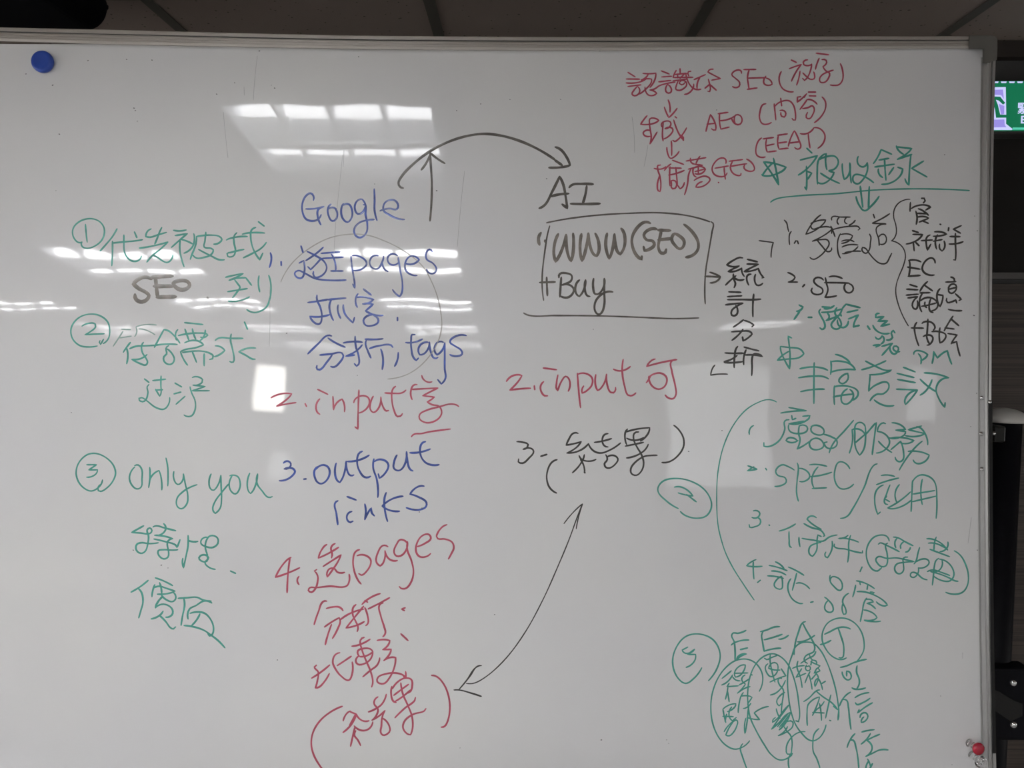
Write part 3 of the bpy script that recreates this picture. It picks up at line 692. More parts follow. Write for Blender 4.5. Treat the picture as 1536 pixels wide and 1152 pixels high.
1230,575 1390,555; 1270,580 1245,650 1260,700 1310,740 1370,740 1372,720; 1255,635 1340,620 1440,605
1440,550 1520,620 1530,680 1470,695 1410,660 1415,620
1100,828 1105,832
@1090 70 8
# handwriting||red|2.6
178,318 165,285 100,290 62,335 100,375 155,430 150,475 110,492 72,480
205,275 350,273; 270,280 250,370 260,450 268,505; 255,378 350,375 470,372; 248,512 365,495
470,355 445,400 450,445 500,465 545,450 530,410 470,375
655,300 630,370 640,450 680,510 740,538 798,542
775,160 835,188; 752,265 830,235 895,215; 895,215 840,290 778,413; 880,295 865,380 840,460; 970,158 920,185 925,215 1020,210; 1020,210 1010,270 975,360 935,405 912,380; 915,315 960,360 1000,390 1050,385 1055,340 1045,305
1110,140 1085,200 1065,270; 1075,78 1225,98; 1145,155 1195,165 1200,190 1155,238; 1155,238 1190,290 1235,320 1225,370 1180,425 1125,425 1115,385 1150,335 1210,305 1278,282
1365,205 1395,310 1390,400 1350,455 1290,465 1245,460
470,685 430,700 400,780 395,860 430,925 490,930 535,910
570,688 580,780 590,878; 580,715 640,665 750,650 800,700 825,800 825,880 800,880 785,862; 648,618 660,710; 640,765 690,770 710,800 690,845 660,835 650,790
850,605 848,665; 850,605 890,600; 848,665 900,625 960,565; 955,570 930,610; 980,545 1068,545; 990,590 1070,592; 965,635 920,700 880,752; 965,635 1020,640 1085,690; 912,742 980,730 1030,710 1052,750 1040,800 990,865 955,850 955,820 970,790
1145,605 1185,660 1185,740 1140,830 1055,910
@1130 190 4.8
# handwriting||red|2.6
58,82 35,105 18,165 25,205 50,220 85,218
70,88 145,78; 95,92 90,140 100,182; 90,138 150,125; 105,182 165,175
175,62 245,52; 180,65 175,120 185,160; 178,118 240,110; 185,162 250,155
295,30 270,80 252,140; 298,32 325,90 340,150 320,162 298,150; 258,118 335,108
338,50 390,48 435,10; 395,50 400,100 408,152
435,8 480,15 515,60 505,115 465,155
# drawn_star|hand-drawn green star|green|3.2
145,228 165,320 182,418; 182,418 160,380 75,255; 75,255 150,265 235,292; 235,292 200,325 70,352 62,345; 65,350 110,290 148,255
# handwriting||green|3
385,155 422,190; 338,240 460,210; 460,210 400,290 325,348; 382,285 385,380 382,455 370,435; 385,320 420,335 390,380; 520,195 500,205 470,240 460,330 462,412; 470,240 530,215 590,215 612,250 590,300 545,315; 525,195 520,250 530,310; 485,335 540,370 620,408; 545,320 580,330 560,370 500,410 462,400
640,268 645,340 655,380 685,350 695,262; 695,262 700,360 705,405; 755,215 755,270 790,290 820,260; 820,262 820,320 790,380 750,412 720,395 725,350 780,350 820,370 865,402
920,165 895,220 865,265; 920,165 995,198; 905,240 975,228; 875,290 1015,270; 945,235 950,330 955,385; 900,305 905,340 930,365; 1010,295 975,345; 1040,292 1075,305 1060,350 1000,400 925,415; 1030,140 1045,170 1080,198; 1030,145 1140,158; 1140,158 1110,190 1038,235; 1038,235 1140,200; 1135,200 1125,300 1120,420 1105,405 1092,375; 1225,248 1140,300 1250,362
# drawn_arrow|green double-shafted arrow pointing down|green|3.2
770,430 778,500 788,580; 835,432 832,500 830,590; 740,505 765,570 800,605 850,570 905,502
# drawn_line|long green ruled line|green|2.4
125,543 160,522 300,500 600,482 850,458 1100,448 1350,450 1555,460
@1130 310 8
# drawn_line|small black corner mark|black|2.3
70,408 240,430; 240,430 220,510 213,608
# handwriting|black handwriting, fine strokes|black|2.4
372,162 400,195 412,250 425,300; 455,298 435,330 430,380 435,455
492,440 510,410 530,412 540,445
810,98 740,160 630,330; 690,200 790,165 868,160 850,195 740,285 630,330; 695,205 690,235 710,268 790,250 880,240 930,250; 945,270 870,330 710,415; 930,235 955,290 980,360; 940,250 940,320; 710,415 820,395 890,400 910,440 870,520 790,600 720,632 680,610; 765,400 830,480 890,540 930,530 940,495
940,160 945,125 1050,125 1162,125; 1030,130 1005,170 1020,210; 1120,130 1095,180 1125,205; 1222,165 1190,200 1150,222; 940,280 1050,250 1180,235 1260,240 1280,265 1258,280; 1045,325 1015,400 1010,500 1025,580 1045,615; 1050,335 1150,330 1190,350 1160,400 1060,440; 1060,415 1150,400 1208,420; 1065,485 1130,460 1255,460; 1255,480 1200,530 1070,565; 1100,550 1200,535 1290,535
1440,92 1455,135; 1635,85 1530,150 1430,195; 1430,200 1590,205; 1590,210 1480,250 1475,300 1500,370 1510,465; 1510,360 1560,330 1595,370 1580,440 1520,450; 1395,330 1410,360 1405,430 1390,520 1350,560 1305,525 1310,490 1345,500 1390,560 1450,630 1520,680 1590,680 1640,600 1660,560
@1310 290 8
# drawn_bracket|tall thin curly bracket|black|2
440,72 380,78 300,120 250,200 245,290 270,380 275,480 250,540 218,570; 218,570 300,600 360,660 385,750 360,870 310,990 275,1100 270,1200 290,1300 340,1440 420,1590
# handwriting||black|3
580,60 610,60 622,90 600,115; 445,110 440,215; 460,180 520,150 620,140 688,165 630,200; 510,215 525,290 515,370; 540,185 580,200 660,262; 530,240 650,245; 530,285 640,285 665,300 550,345; 590,330 660,360; 800,370 810,375
# handwriting||black|3
470,448 540,470; 475,492 590,495; 590,495 530,560 395,608; 480,590 490,690; 510,590 548,628; 680,500 640,530 635,600 650,680 690,610; 575,568 710,560
735,462 820,465 880,490 800,510 720,515; 770,500 745,560 760,668; 720,575 825,555; 795,610 800,670 825,692 855,650 850,575
905,412 900,448; 1055,388 960,430; 960,430 1045,478; 920,518 1040,520; 985,480 985,600 990,720 985,800 965,798; 910,608 990,605 1075,582
# handwriting||black|3.2
430,805 440,870 425,990; 425,805 500,800 570,822; 412,885 560,910; 420,995 560,985
742,835 715,780 670,780 600,850 590,920 640,970 730,980
@1310 410 8
# handwriting||black|3
438,135 525,162; 400,190 535,198; 395,262 540,250; 415,295 530,280; 530,285 470,360 475,410 510,430 530,400 528,330; 650,100 600,150 560,215; 610,140 710,210; 560,235 680,232; 590,240 560,300 555,390 580,460; 565,330 650,290 730,310 775,370 760,420 700,450; 580,395 640,385 755,355; 620,345 625,400 640,410; 690,305 670,380 680,450 715,470
800,185 770,230 765,310 800,400 830,320 835,262; 770,255 835,265
930,45 970,65 975,95; 870,105 990,100; 910,190 990,170; 900,190 940,130 990,140 995,190 940,240 905,220 900,190; 880,300 890,350 930,345 990,320 1000,355; 985,245 1055,310 1030,325; 900,432 960,445 1060,448
# handwriting||black|3
520,590 495,640 500,720 520,800 545,868; 455,655 600,658
655,550 650,650 640,760; 585,600 620,580 700,590 740,650 720,680; 600,758 690,745 715,775 680,850 645,862; 640,755 650,800 670,840; 705,700 790,700 870,740 850,800 800,835; 800,655 790,740 800,835
955,515 900,600 850,690; 930,545 1025,628; 860,655 970,668; 895,722 1005,740; 1005,740 960,800 935,845; 935,840 1000,820 1010,880 1040,990
# handwriting||green|3
485,970 500,935 580,935 650,975 630,1010 570,1045; 540,965 570,1010 570,1085
725,940 720,1010 705,1080; 725,945 770,1015; 770,1015 830,960 888,928; 888,928 910,1010 940,1088
@1040 370 8
# handwriting||black|3.2
592,135 560,130 470,170 402,218; 402,218 470,240 548,232; 548,232 480,265 420,295; 420,298 500,295 580,258; 580,258 585,310 610,355; 480,330 490,400 505,440 490,490; 510,350 450,400 388,460; 485,365 540,400 605,395
648,152 768,182; 645,208 780,212; 780,212 680,260 612,298; 612,300 700,290 780,262; 780,262 810,330 845,370 825,375; 690,330 650,345 640,380 665,460; 745,335 735,400 760,460 800,462 832,440
425,542 570,548; 410,600 580,590; 412,636 600,635 700,637 808,630; 388,698 500,685 595,678; 595,680 530,710 460,770 460,820 500,828 528,800 510,705; 725,572 715,680 715,840
600,878 540,925 480,965; 610,885 690,915 725,940 705,960; 460,1022 560,1015 680,1020 705,1050; 595,992 540,1060 465,1122; 705,1050 650,1100 598,1130; 598,1130 590,1085
@1040 470 8
# handwriting||black|3.2
532,398 510,430 495,520 490,650; 380,475 480,480 600,478; 525,505 460,550 372,580; 372,590 480,592 590,580; 610,405 700,430 785,450; 632,440 605,530 605,615; 625,500 730,500 830,518 780,490 725,490 705,540 705,650 700,745
# drawn_line|small black corner mark|black|2.4
258,622 230,660 208,742; 208,742 300,730 410,730
# drawn_star|hand-drawn green star|green|2.8
1178,295 1138,275 1145,340 1158,450 1160,560 1155,665; 1155,665 1100,570 1050,450 1045,398; 1045,398 1150,410 1280,430 1325,485 1270,530 1120,550 1010,562; 1010,562 1070,505 1148,455
@1170 400 8
# handwriting||black|3
95,72 140,90 180,130 165,155 100,185; 100,185 210,185
272,242 295,215
520,160 490,135 430,135 405,170 440,220 510,270 510,310 460,335 395,320 375,285 385,260
590,122 660,115 745,140; 545,135 560,210 575,270 540,365; 535,192 700,193 830,198; 540,367 620,362 678,350
790,200 770,250 790,300 830,315 875,285 875,240 830,205
# handwriting||green|3.2
230,460 275,485 240,525 200,535; 200,535 235,540 170,632
338,608 382,608
505,482 600,490; 530,505 590,500 648,470; 485,510 468,535 490,590 535,680 535,735 500,752 480,735; 500,548 620,540 730,510; 680,495 660,560 720,640 735,700 700,745 640,740 615,700 660,630 720,570 750,500 795,450; 555,645 650,610 730,570; 790,450 960,492; 570,560 590,610 560,640; 735,590 720,560; 805,548 935,520; 820,628 940,580; 940,582 900,650 880,722; 880,722 950,705; 690,640 720,720 780,725 820,655
1050,712 1078,752; 1190,560 1150,575 1150,610 1245,600; 1245,600 1175,655 1290,650; 1290,650 1210,715 1315,690; 1115,705 1150,760 1220,800 1310,800; 1380,795 1360,765 1335,800 1350,850 1280,880; 1145,845 1180,870 1220,835; 1225,830 1250,880 1215,925; 1120,945 1210,935 1150,965; 1225,955 1350,920; 1350,920 1290,990 1225,1062; 1320,965 1330,1020 1370,1050 1410,1020 1420,970 1370,955 1360,990 1435,1020
@1150 500 4.8
# handwriting||green|3
240,255 330,242 400,250 438,265; 230,320 340,308 410,312 445,328; 245,420 330,405 415,402; 342,212 340,350 340,505
495,152 550,170 600,210; 462,200 465,250 460,295; 462,205 520,200 600,220 638,262; 460,280 540,262 638,262; 585,288 540,310 520,345 545,362 585,330 582,290; 488,380 485,450 488,512; 488,385 580,380 655,415 655,450 615,482; 480,458 550,445 625,438; 580,400 540,445 545,500 575,510 625,450 600,405
712,200 780,235 850,265 900,265 830,290 740,298; 858,198 760,240 685,262; 745,300 735,415; 735,415 790,370 870,355 880,390 840,435 790,440 745,485; 775,480 850,520 915,520
985,245 1070,278; 938,288 1060,318; 942,332 1070,355; 935,402 1085,408; 1085,410 1030,430 995,480 1000,512 1040,470 1085,410; 1135,285 1230,295 1310,320; 1310,320 1250,340 1220,400 1240,470 1282,532 1285,500; 1105,330 1160,380 1220,420; 1190,335 1150,410 1105,445
@1050 590 4.8
# handwriting||green|2.8
640,102 760,125; 582,142 680,128 765,125; 640,190 610,200 610,260 570,340 500,382 460,380 460,355; 660,160 665,190 690,180; 740,165 790,160 785,180 640,218; 645,218 750,200; 640,225 645,270 700,290 770,270 770,240 715,235 710,290 720,330 700,400; 700,340 640,320 620,340 660,355 705,340; 700,400 740,380 790,345; 805,240 800,270 850,300 890,290 890,260 840,230 800,240; 890,295 950,315 985,340 980,380 920,395 895,360; 830,325 790,350 800,395 850,405 890,380 870,335 820,325
1105,195 1040,270 960,360 930,428; 895,355 915,350
1095,262 1098,340 1075,430; 1095,262 1150,260 1190,300 1195,290 1115,358; 1190,240 1160,210 1125,220 1115,300 1120,390 1150,445 1180,400 1192,320 1190,240; 1190,300 1262,215; 1270,212 1255,320 1240,440; 1335,218 1310,215 1278,275 1340,300 1365,350 1340,400 1270,430; 1285,345 1330,390 1380,425
1382,212 1440,225 1480,260 1410,265; 1410,265 1480,275 1470,300 1360,320; 1595,235 1500,262 1620,290 1560,310 1480,305; 1560,240 1600,260 1640,370; 1360,325 1450,318 1540,340 1500,360 1445,358; 1445,345 1465,420 1460,480 1430,492 1405,460; 1445,345 1375,405; 1600,345 1540,400 1435,552; 1500,418 1580,420 1650,445 1620,490 1560,505 1535,480
# bracket_stroke|long thin green bracket|green|2
550,62 490,45 420,65 330,120 240,230 170,380 130,560 120,760 130,950 155,1060 185,1150 240,1260 310,1370 390,1488
# handwriting||green|2.6
355,295 360,255 385,232
345,522 410,545; 388,528 340,558 408,548
# handwriting||green|2.6
472,540 480,552
678,552 640,530 590,515 545,560 560,590 615,610 620,640 580,665 540,670
700,502 708,530 700,620 695,710 708,775; 712,540 770,560 790,600 760,630 718,635
788,515 840,512 912,525; 850,530 820,570 805,620 820,680; 795,600 870,590 948,568; 808,685 910,680
1078,542 1040,500 1000,495 970,560 975,640 1010,685 1060,685 1105,655
1275,508 1250,520 1180,680 1100,830 1060,885 1012,900
1305,592 1350,588 1400,598; 1270,658 1350,630 1430,610; 1320,660 1270,700 1258,780 1280,870 1298,855; 1368,660 1345,720 1330,790 1350,800; 1345,740 1330,760 1365,780; 1435,658 1405,720 1420,790; 1515,710 1430,780 1350,825 1400,830 1520,770
1530,630 1520,850; 1530,640 1580,590 1650,600 1690,640 1705,760 1700,900; 1600,620 1590,700 1600,800; 1535,725 1690,700; 1530,780 1700,740
@1100 760 8
# handwriting||green|2.6
240,50 290,50 318,80 290,130 225,130; 290,130 325,160 318,210 260,240 195,245 190,215
428,220 435,224
550,292 650,260 745,208; 668,300 670,400 680,480 695,488; 788,368 790,430 800,478; 995,132 930,112 885,150 950,210 1055,270; 1055,270 940,250 845,200 940,255 1050,285 1095,350 1080,355; 825,380 950,400 1080,412 1150,365 1245,340; 1055,358 1015,340 1005,400 1000,520 950,595 910,560 920,480 980,445 1050,430
1185,415 1185,500 1130,612 1100,590 1110,545; 1375,345 1350,365 1260,382 1370,385 1500,425; 1212,450 1210,475 1350,510 1480,545 1550,555 1550,530; 1408,345 1385,430 1385,560 1372,665
# handwriting||green|2.6
272,635 190,680 160,710 250,720 345,715; 240,665 240,780 248,868
290,910 325,882
505,662 570,700 610,745; 430,705 540,730 645,768; 458,772 560,785 632,820; 412,830 520,840 600,860; 575,835 510,890 490,945 530,985 580,985 590,930 580,840
660,725 740,760 845,822; 760,800 735,900 708,1002; 690,865 655,940 665,1030 710,1110 790,1160 830,1162; 755,920 820,918 915,985
@1110 820 6.4
# handwriting||green|2.6
678,535 702,528; 1172,195 1152,240
865,275 865,330 900,380 960,420 980,400 975,340 940,300 880,292 870,340; 812,485 850,515 890,570 890,620 850,630 815,600 820,550 850,515; 1042,448 995,490 985,530 1015,600 1015,645 995,650 980,600 990,540
1118,328 1200,350 1290,402; 1150,340 1155,365; 1225,375 1220,410; 1110,370 1100,420 1082,482; 1125,432 1200,435 1290,465 1380,520 1415,560 1390,570 1310,530; 1250,435 1290,440 1270,455; 1215,495 1190,540 1175,620 1155,718; 1200,510 1260,510 1280,530 1220,545; 1220,545 1260,560 1300,595; 1190,608 1280,640 1315,680 1290,700 1195,705; 1195,708 1290,720 1350,715
# handwriting|four large spaced green letters|green|2.8
@1000 920 8
950,205 850,240 800,235 780,265 810,340 820,430 820,565; 775,380 830,345 985,320; 885,435 970,415; 840,545 880,500 955,488
1125,220 1200,200 1290,165 1355,160; 1160,215 1140,260 1150,340 1170,455; 1170,318 1290,285 1385,252; 1345,310 1390,305 1460,265; 1170,455 1260,430 1368,418
@1150 910 8
465,180 430,195 380,310 345,430 328,575; 435,200 480,290 540,390 575,470 570,530 545,555 525,560; 370,422 440,415 575,345
695,330 750,305 840,260 920,245 1005,268; 860,262 890,350 920,450 925,550 910,610 870,612; 645,455 700,440 770,405
# drawn_circle|green oval ring around the last letter|green|2.4
955,615 880,635 780,590 700,490 665,390 680,280 740,190 850,140 960,145 1060,200 1130,290 1165,400 1165,520 1120,610 1070,670
# drawn_circle||green|2.4
@1050 980 8
550,10 500,30 430,85; 712,455 750,350 745,240 680,130 600,80 520,68 420,90 320,160 220,290 150,470 130,640 150,830 220,1000 320,1110 420,1150 520,1120 595,1050; 512,1085 490,1120 485,1160 500,1210 560,1380
1180,820 1195,760 1185,600 1160,430 1110,250 1060,140 980,50 880,5 800,20 720,70 650,160 600,280 575,430 575,600 600,760 670,920 780,1110 850,1210 960,1280 1080,1240 1110,1200; 1110,1200 1070,1240 1060,1300 1070,1380; 1185,820 1150,810
1110,10 1070,130 1050,300 1060,500 1090,690 1150,860 1230,970 1300,1035 1360,1050 1430,1015 1480,950 1512,860; 1425,905 1370,970 1355,1060 1360,1180 1400,1260 1440,1380
@1150 910 8
265,700 300,600 340,490 400,440 480,425 560,440 650,530 720,660 780,820 830,1000 855,1150 865,1250 860,1290 855,1360
# handwriting|column of small green characters in the first loop|green|2.4
@1050 980 8
375,210 340,240 265,300; 390,260 330,340 260,380; 545,140 480,150 415,230 425,285 480,265 530,200 545,140; 410,240 575,235; 390,280 430,320 480,330; 540,260 500,310 520,350 545,370 500,430 450,478; 600,300 540,340 470,380; 450,478 560,410 600,400; 350,358 325,400 460,390; 335,400 325,470 305,550; 330,450 350,580; 620,255 625,262
520,470 490,520 470,600 458,710; 490,515 600,515 625,530 590,580 570,610; 610,600 560,650 520,662; 590,620 575,700 570,780 540,965 535,860 550,780; 565,770 640,790 715,795; 715,795 650,715; 650,715 740,660 820,638
275,670 350,620 430,605 420,640 330,700; 275,670 290,750 310,830; 380,645 350,700 355,770 390,810 435,770; 275,755 400,760; 440,800 380,830 290,940; 300,815 320,730; 410,800 450,810 445,860 400,950 350,990 310,980 340,910 400,820
# handwriting|column of small green characters in the second loop|green|2.4
775,60 800,75 860,50 940,20; 845,10 840,80 860,200 900,345; 815,125 785,160 800,230 850,280 900,260 935,190 920,120 870,115 825,180 900,200 960,200; 975,185 1030,270 940,300 840,345
980,300 940,310 950,370 1000,440 1000,500 985,600 975,720; 1025,325 980,410 920,470 845,500; 1015,470 950,520 920,580 950,630 980,600
# handwriting|heavily overwritten green characters|green|2.3
915,665 930,720 960,780; 1065,620 1010,680 940,770 870,830 880,790 905,770; 1060,630 950,780 860,910; 1095,705 1030,740 950,830 865,905; 1090,715 1000,830 950,890; 1080,730 1020,850 950,920; 1095,815 1040,820 990,880 950,915; 1060,720 980,820 930,880; 1040,800 980,880
1060,815 1110,820 1110,880 1060,930 1010,960 940,988; 940,988 1010,940 1050,880; 1010,880 1040,930 1090,990 1105,1060 1100,1150 1085,1210 1050,1210 1035,1140 1060,1060 1130,980 1200,945 1260,940
# handwriting|column of small green characters in the third loop|green|2.4
@1150 910 8
375,655 365,730 400,830 425,970; 310,740 380,715 450,708; 420,745 350,850 470,800; 570,540 530,560 470,590 450,640 490,680; 590,540 560,590 500,620 410,680; 515,580 550,640 590,650 600,690; 530,660 570,680 640,710 600,750; 480,700 465,740 490,770 525,750 510,710 480,720; 530,700 540,650; 600,740 570,800 640,770 620,740; 520,780 490,840 460,915; 510,820 530,900 545,990; 600,800 540,870; 590,800 620,850 600,920 580,960 590,880 620,860; 620,860 650,920 670,995; 650,930 705,895
@1200 1008 8
45,355 110,310 200,225 235,215; 195,230 280,300 370,360 430,420 450,450; 400,410 450,450; 145,345 95,400 85,480 88,640; 90,400 160,330 235,300 215,370 150,520; 235,380 250,470 258,580; 290,355 250,410 190,460 150,520; 150,485 290,492; 370,275 340,400 308,552; 462,440 465,520 458,570
355,580 370,585
# handwriting|column of large green characters right of the loops|green|2.8
@1150 910 8
885,728 960,710 1050,670 1195,632; 1085,710 1080,790 1110,870 1110,930 1080,985; 1025,975 1060,990 1185,975; 905,785 930,850 975,880 1010,860 1000,790 960,775 960,830
@1200 1008 8
605,242 550,280 510,330 475,405; 520,330 560,340 580,420 595,560 612,688; 660,308 740,265 825,248; 665,370 680,390 750,370 840,315; 710,450 690,495 770,430 868,370; 720,545 740,500 790,490 815,530 780,590 735,605 740,570 765,540
658,742 610,800 565,905; 600,820 640,820 670,900 690,1000 705,1150; 742,720 800,705 890,692; 845,738 805,800 735,865; 955,748 880,780 800,820; 800,820 860,880 860,940 790,1012; 790,1012 860,980 960,935 1055,935
810,1045 830,1080 850,1150; 825,1070 800,1110 790,1152; 870,1100 840,1152
@1280 770 8
# handwriting|green handwriting in round brackets|green|2.6
430,330 400,275 340,260 250,285 180,370 155,480 180,600 240,680 290,692 320,670 338,655
300,370 320,355 400,385 550,460; 410,358 390,370 405,480 410,580 390,630 340,640 290,600 270,550 300,520 400,540 520,535 620,555 730,580 600,590 520,610 495,660 520,715 560,725 600,690 600,600 600,540 650,525; 480,285 540,295 620,340 715,388; 525,300 500,340 510,412; 600,345 565,390 568,420; 685,412 650,460 628,465
795,410 775,480 750,580 730,605; 760,580 820,550 890,555 910,590 870,640 780,655; 780,655 775,720 720,770 685,750 700,710 750,715 830,780 885,798
882,305 950,310 1040,350 1130,440; 900,358 980,360 1070,395 1130,430; 995,285 975,350 968,440; 1135,345 1120,420 1040,460; 920,432 1020,470 1155,520; 1025,540 990,570 970,650 960,760 948,860; 1035,550 1120,580 1190,660 1205,750 1160,810 1100,815 1020,790 960,750; 1065,565 1065,630 1020,690 950,700; 890,698 960,680 1060,710 1155,745; 930,700 1040,730 1140,770 1220,810 1255,815
1212,450 1290,510 1350,620 1380,740 1370,860 1320,940 1240,970 1110,948
"""

def smooth(pts):
    """Catmull-Rom through the points, keeping sharp corners"""
    n = len(pts)
    if n < 2: return pts
    def tangent(i):
        if i == 0 or i == n - 1: return None
        a = (pts[i][0] - pts[i - 1][0], pts[i][1] - pts[i - 1][1]); b = (pts[i + 1][0] - pts[i][0], pts[i + 1][1] - pts[i][1])
        la, lb = math.hypot(*a) or 1e-6, math.hypot(*b) or 1e-6
        cosv = (a[0] * b[0] + a[1] * b[1]) / (la * lb)
        if cosv < 0.05: return None
        ux, uy = a[0] / la + b[0] / lb, a[1] / la + b[1] / lb; l = math.hypot(ux, uy) or 1e-6
        return (ux / l, uy / l)
    T = [tangent(i) for i in range(n)]
    out = [pts[0]]
    for i in range(n - 1):
        p, q = pts[i], pts[i + 1]; d = math.hypot(q[0] - p[0], q[1] - p[1])
        if d < 1e-6: continue
        ch = ((q[0] - p[0]) / d, (q[1] - p[1]) / d)
        def mirror(t): k = 2 * (t[0] * ch[0] + t[1] * ch[1]); return (k * ch[0] - t[0], k * ch[1] - t[1])
        t0, t1 = T[i], T[i + 1]
        if t0 is None: t0 = mirror(t1) if t1 else ch
        if t1 is None: t1 = mirror(T[i]) if T[i] else ch
        m = max(1, int(d / 2.2))
        for k in range(1, m + 1):
            u = k / m; h00 = 2*u**3 - 3*u*u + 1; h10 = u**3 - 2*u*u + u; h01 = -2*u**3 + 3*u*u; h11 = u**3 - u*u
            out.append((h00*p[0] + h10*d*t0[0] + h01*q[0] + h11*d*t1[0], h00*p[1] + h10*d*t0[1] + h01*q[1] + h11*d*t1[1]))
    return out

rnd = random.Random(4)
LIFT = [0.0]
def stroke(V, F, pts, w, taper=0.78):
    pts = smooth(pts)
    if len(pts) == 1: pts = [pts[0], (pts[0][0] + 0.6, pts[0][1] + 0.6)]
    L = [0.0]
    for a, b in zip(pts, pts[1:]): L.append(L[-1] + math.hypot(b[0] - a[0], b[1] - a[1]))
    tot = L[-1] or 1.0; ph = rnd.uniform(0, 6.28); n = len(pts)
    LIFT[0] = (LIFT[0] + 0.000004) % 0.00006
    hh = 0.00012 + LIFT[0]
    base = len(V); rows = []
    for i, (x, y) in enumerate(pts):
        a = pts[max(0, i - 1)]; b = pts[min(n - 1, i + 1)]
        dx, dy = b[0] - a[0], b[1] - a[1]; l = math.hypot(dx, dy) or 1.0
        nx, ny = -dy / l, dx / l; tx, ty = dx / l, dy / l
        e = min(L[i], tot - L[i])
        ww = w * 0.5 * (1 + 0.09 * math.sin(L[i] * 0.13 + ph) + 0.12 * math.sin(math.pi * min(1, e / (tot * 0.5 + 1e-6))))
        if i == 0:
            rows.append((x - tx * ww * 0.8, y - ty * ww * 0.8, nx, ny, ww * 0.35))
        rows.append((x, y, nx, ny, ww * (taper if e < w * 0.4 and tot > 12 else 1)))
        if i == n - 1:
            rows.append((x + tx * ww * 0.8, y + ty * ww * 0.8, nx, ny, ww * 0.35))
    for (x, y, nx, ny, ww) in rows:
        V.append(B(x - nx * ww, y - ny * ww, 0.00005 + LIFT[0]) - ORG); V.append(B(x, y, hh) - ORG); V.append(B(x + nx * ww, y + ny * ww, 0.00005 + LIFT[0]) - ORG)
    for i in range(len(rows) - 1):
        k = base + i * 3
        F.append((k, k + 1, k + 4, k + 3)); F.append((k + 1, k + 2, k + 5, k + 4))

def ink_mesh(name, strokes, w, colour, parent):
    V, F = [], []
    for s in strokes: stroke(V, F, s, w)
    me = bpy.data.meshes.new(name); me.from_pydata(V, [], F); me.update()
    return link(name, me, parent, M['ink_' + colour])

NICE = {'green': 'green', 'blue': 'blue', 'red': 'red', 'black': 'black', 'greydark': 'dark grey', 'greyblack': 'thick brownish grey', 'faintgrey': 'faint grey', 'faintgreen': 'faint green'}
WSCALE = 0.86
tx, ty, ts = 0, 0, 1.0; line = None; col = 'green'; wd = 3.0
for ln in INKDATA.strip().split('\n'):
    ln = ln.strip()
    if not ln: continue
    if ln[0] == '@':
        a = ln[1:].split(); tx, ty, ts = float(a[0]), float(a[1]), float(a[2]); continue
    if ln[0] == '#':
        nm, lab, col, w_ = ln[1:].strip().split('|'); wd = float(w_) * WSCALE
        line = empty(nm.strip(), (0, 0, 0), board)
        line['label'] = lab if lab else NICE[col] + (' marker handwriting' if nm.strip() == 'handwriting' else ' marker drawing')
        continue
    strokes = []
    for s in ln.split(';'):
        pts = [tuple(float(v) for v in t.split(',')) for t in s.split()]
        if pts: strokes.append([(tx + x / ts, ty + y / ts) for x, y in pts])
    ink_mesh('character' if line.name.startswith('handwriting') else 'stroke', strokes, wd, col, line)

# hairline scratches and stray specks on the enamel
hair = [[(386, 84), (383, 110), (380, 150)], [(335, 168), (338, 200), (342, 237)], [(366, 130), (366.5, 143)], [(948, 175), (951, 200), (952, 229)],
        [(972, 217), (969, 235), (966, 250)], [(514, 232), (510, 270), (504, 330), (501, 380)], [(697, 256), (692, 300), (686, 370)],
        [(1457, 776), (1454, 800), (1452, 815)], [(1444, 979), (1444, 988)], [(404, 430), (405, 470), (404, 520)], [(516, 225), (515, 250)]]
V, F = [], []
for s in hair: stroke(V, F, s, 0.7)
me = bpy.data.meshes.new('scratches'); me.from_pydata(V, [], F); tag(link('scratches', me, board, M['ink_hair']), 'thin grey hairline scratches', kind='stuff')
specks = [(132, 91), (190, 89), (228, 90), (39, 111), (79, 128), (352, 124), (407, 128), (412, 132), (201, 162), (203, 166), (89, 201), (84, 286), (206, 182), (721, 156), (685, 166), (765, 149), (841, 149),
          (538, 85), (900, 76), (107, 619), (562, 276), (655, 286), (820, 268), (536, 563), (890, 494), (1466, 825), (1462, 324), (1461, 473), (1417, 232), (1083, 646), (1033, 677), (902, 1110), (1000, 1110), (690, 1122), (1411, 1044),
          (1245, 1081), (742, 922), (1075, 165), (629, 768), (633, 762), (416, 990), (1428, 1147), (1466, 346), (325, 141), (389, 76.5), (1456, 640), (1465, 590), (1003, 1115), (200, 825), (242, 848), (252, 852), (430, 500)]
V, F = [], []
for (x, y) in specks:
    r = rnd.uniform(0.6, 1.35); stroke(V, F, [(x - r * 0.5, y), (x + r * 0.5, y + rnd.uniform(-.5, .5))], r * 1.2)
me = bpy.data.meshes.new('specks'); me.from_pydata(V, [], F); tag(link('specks', me, board, M['ink_speck']), 'tiny dark specks of dirt', kind='stuff')

# ---------------------------------------------------------------- magnets and pins
bp = B(66.5, 94.5, 0.0)
mg = tag(empty('magnet', bp), 'round blue plastic magnet at the top left corner of the whiteboard', 'magnet')
bm = bmesh.new(); r0 = 0.0172
lathe(bm, [(0, 0.0002), (r0 * 0.86, 0.0002), (r0 * 0.97, 0.0015), (r0, 0.004), (r0 * 0.98, 0.0065), (r0 * 0.92, 0.0085), (r0 * 0.80, 0.0093), (r0 * 0.62, 0.0090), (r0 * 0.3, 0.0082), (0, 0.0080)], B(66.5, 94.5, 0.0), (-NB + rgt * 0.0), 48)
from_bm('plastic_cap', bm, M['magnet_blue'], mg, bp, True)

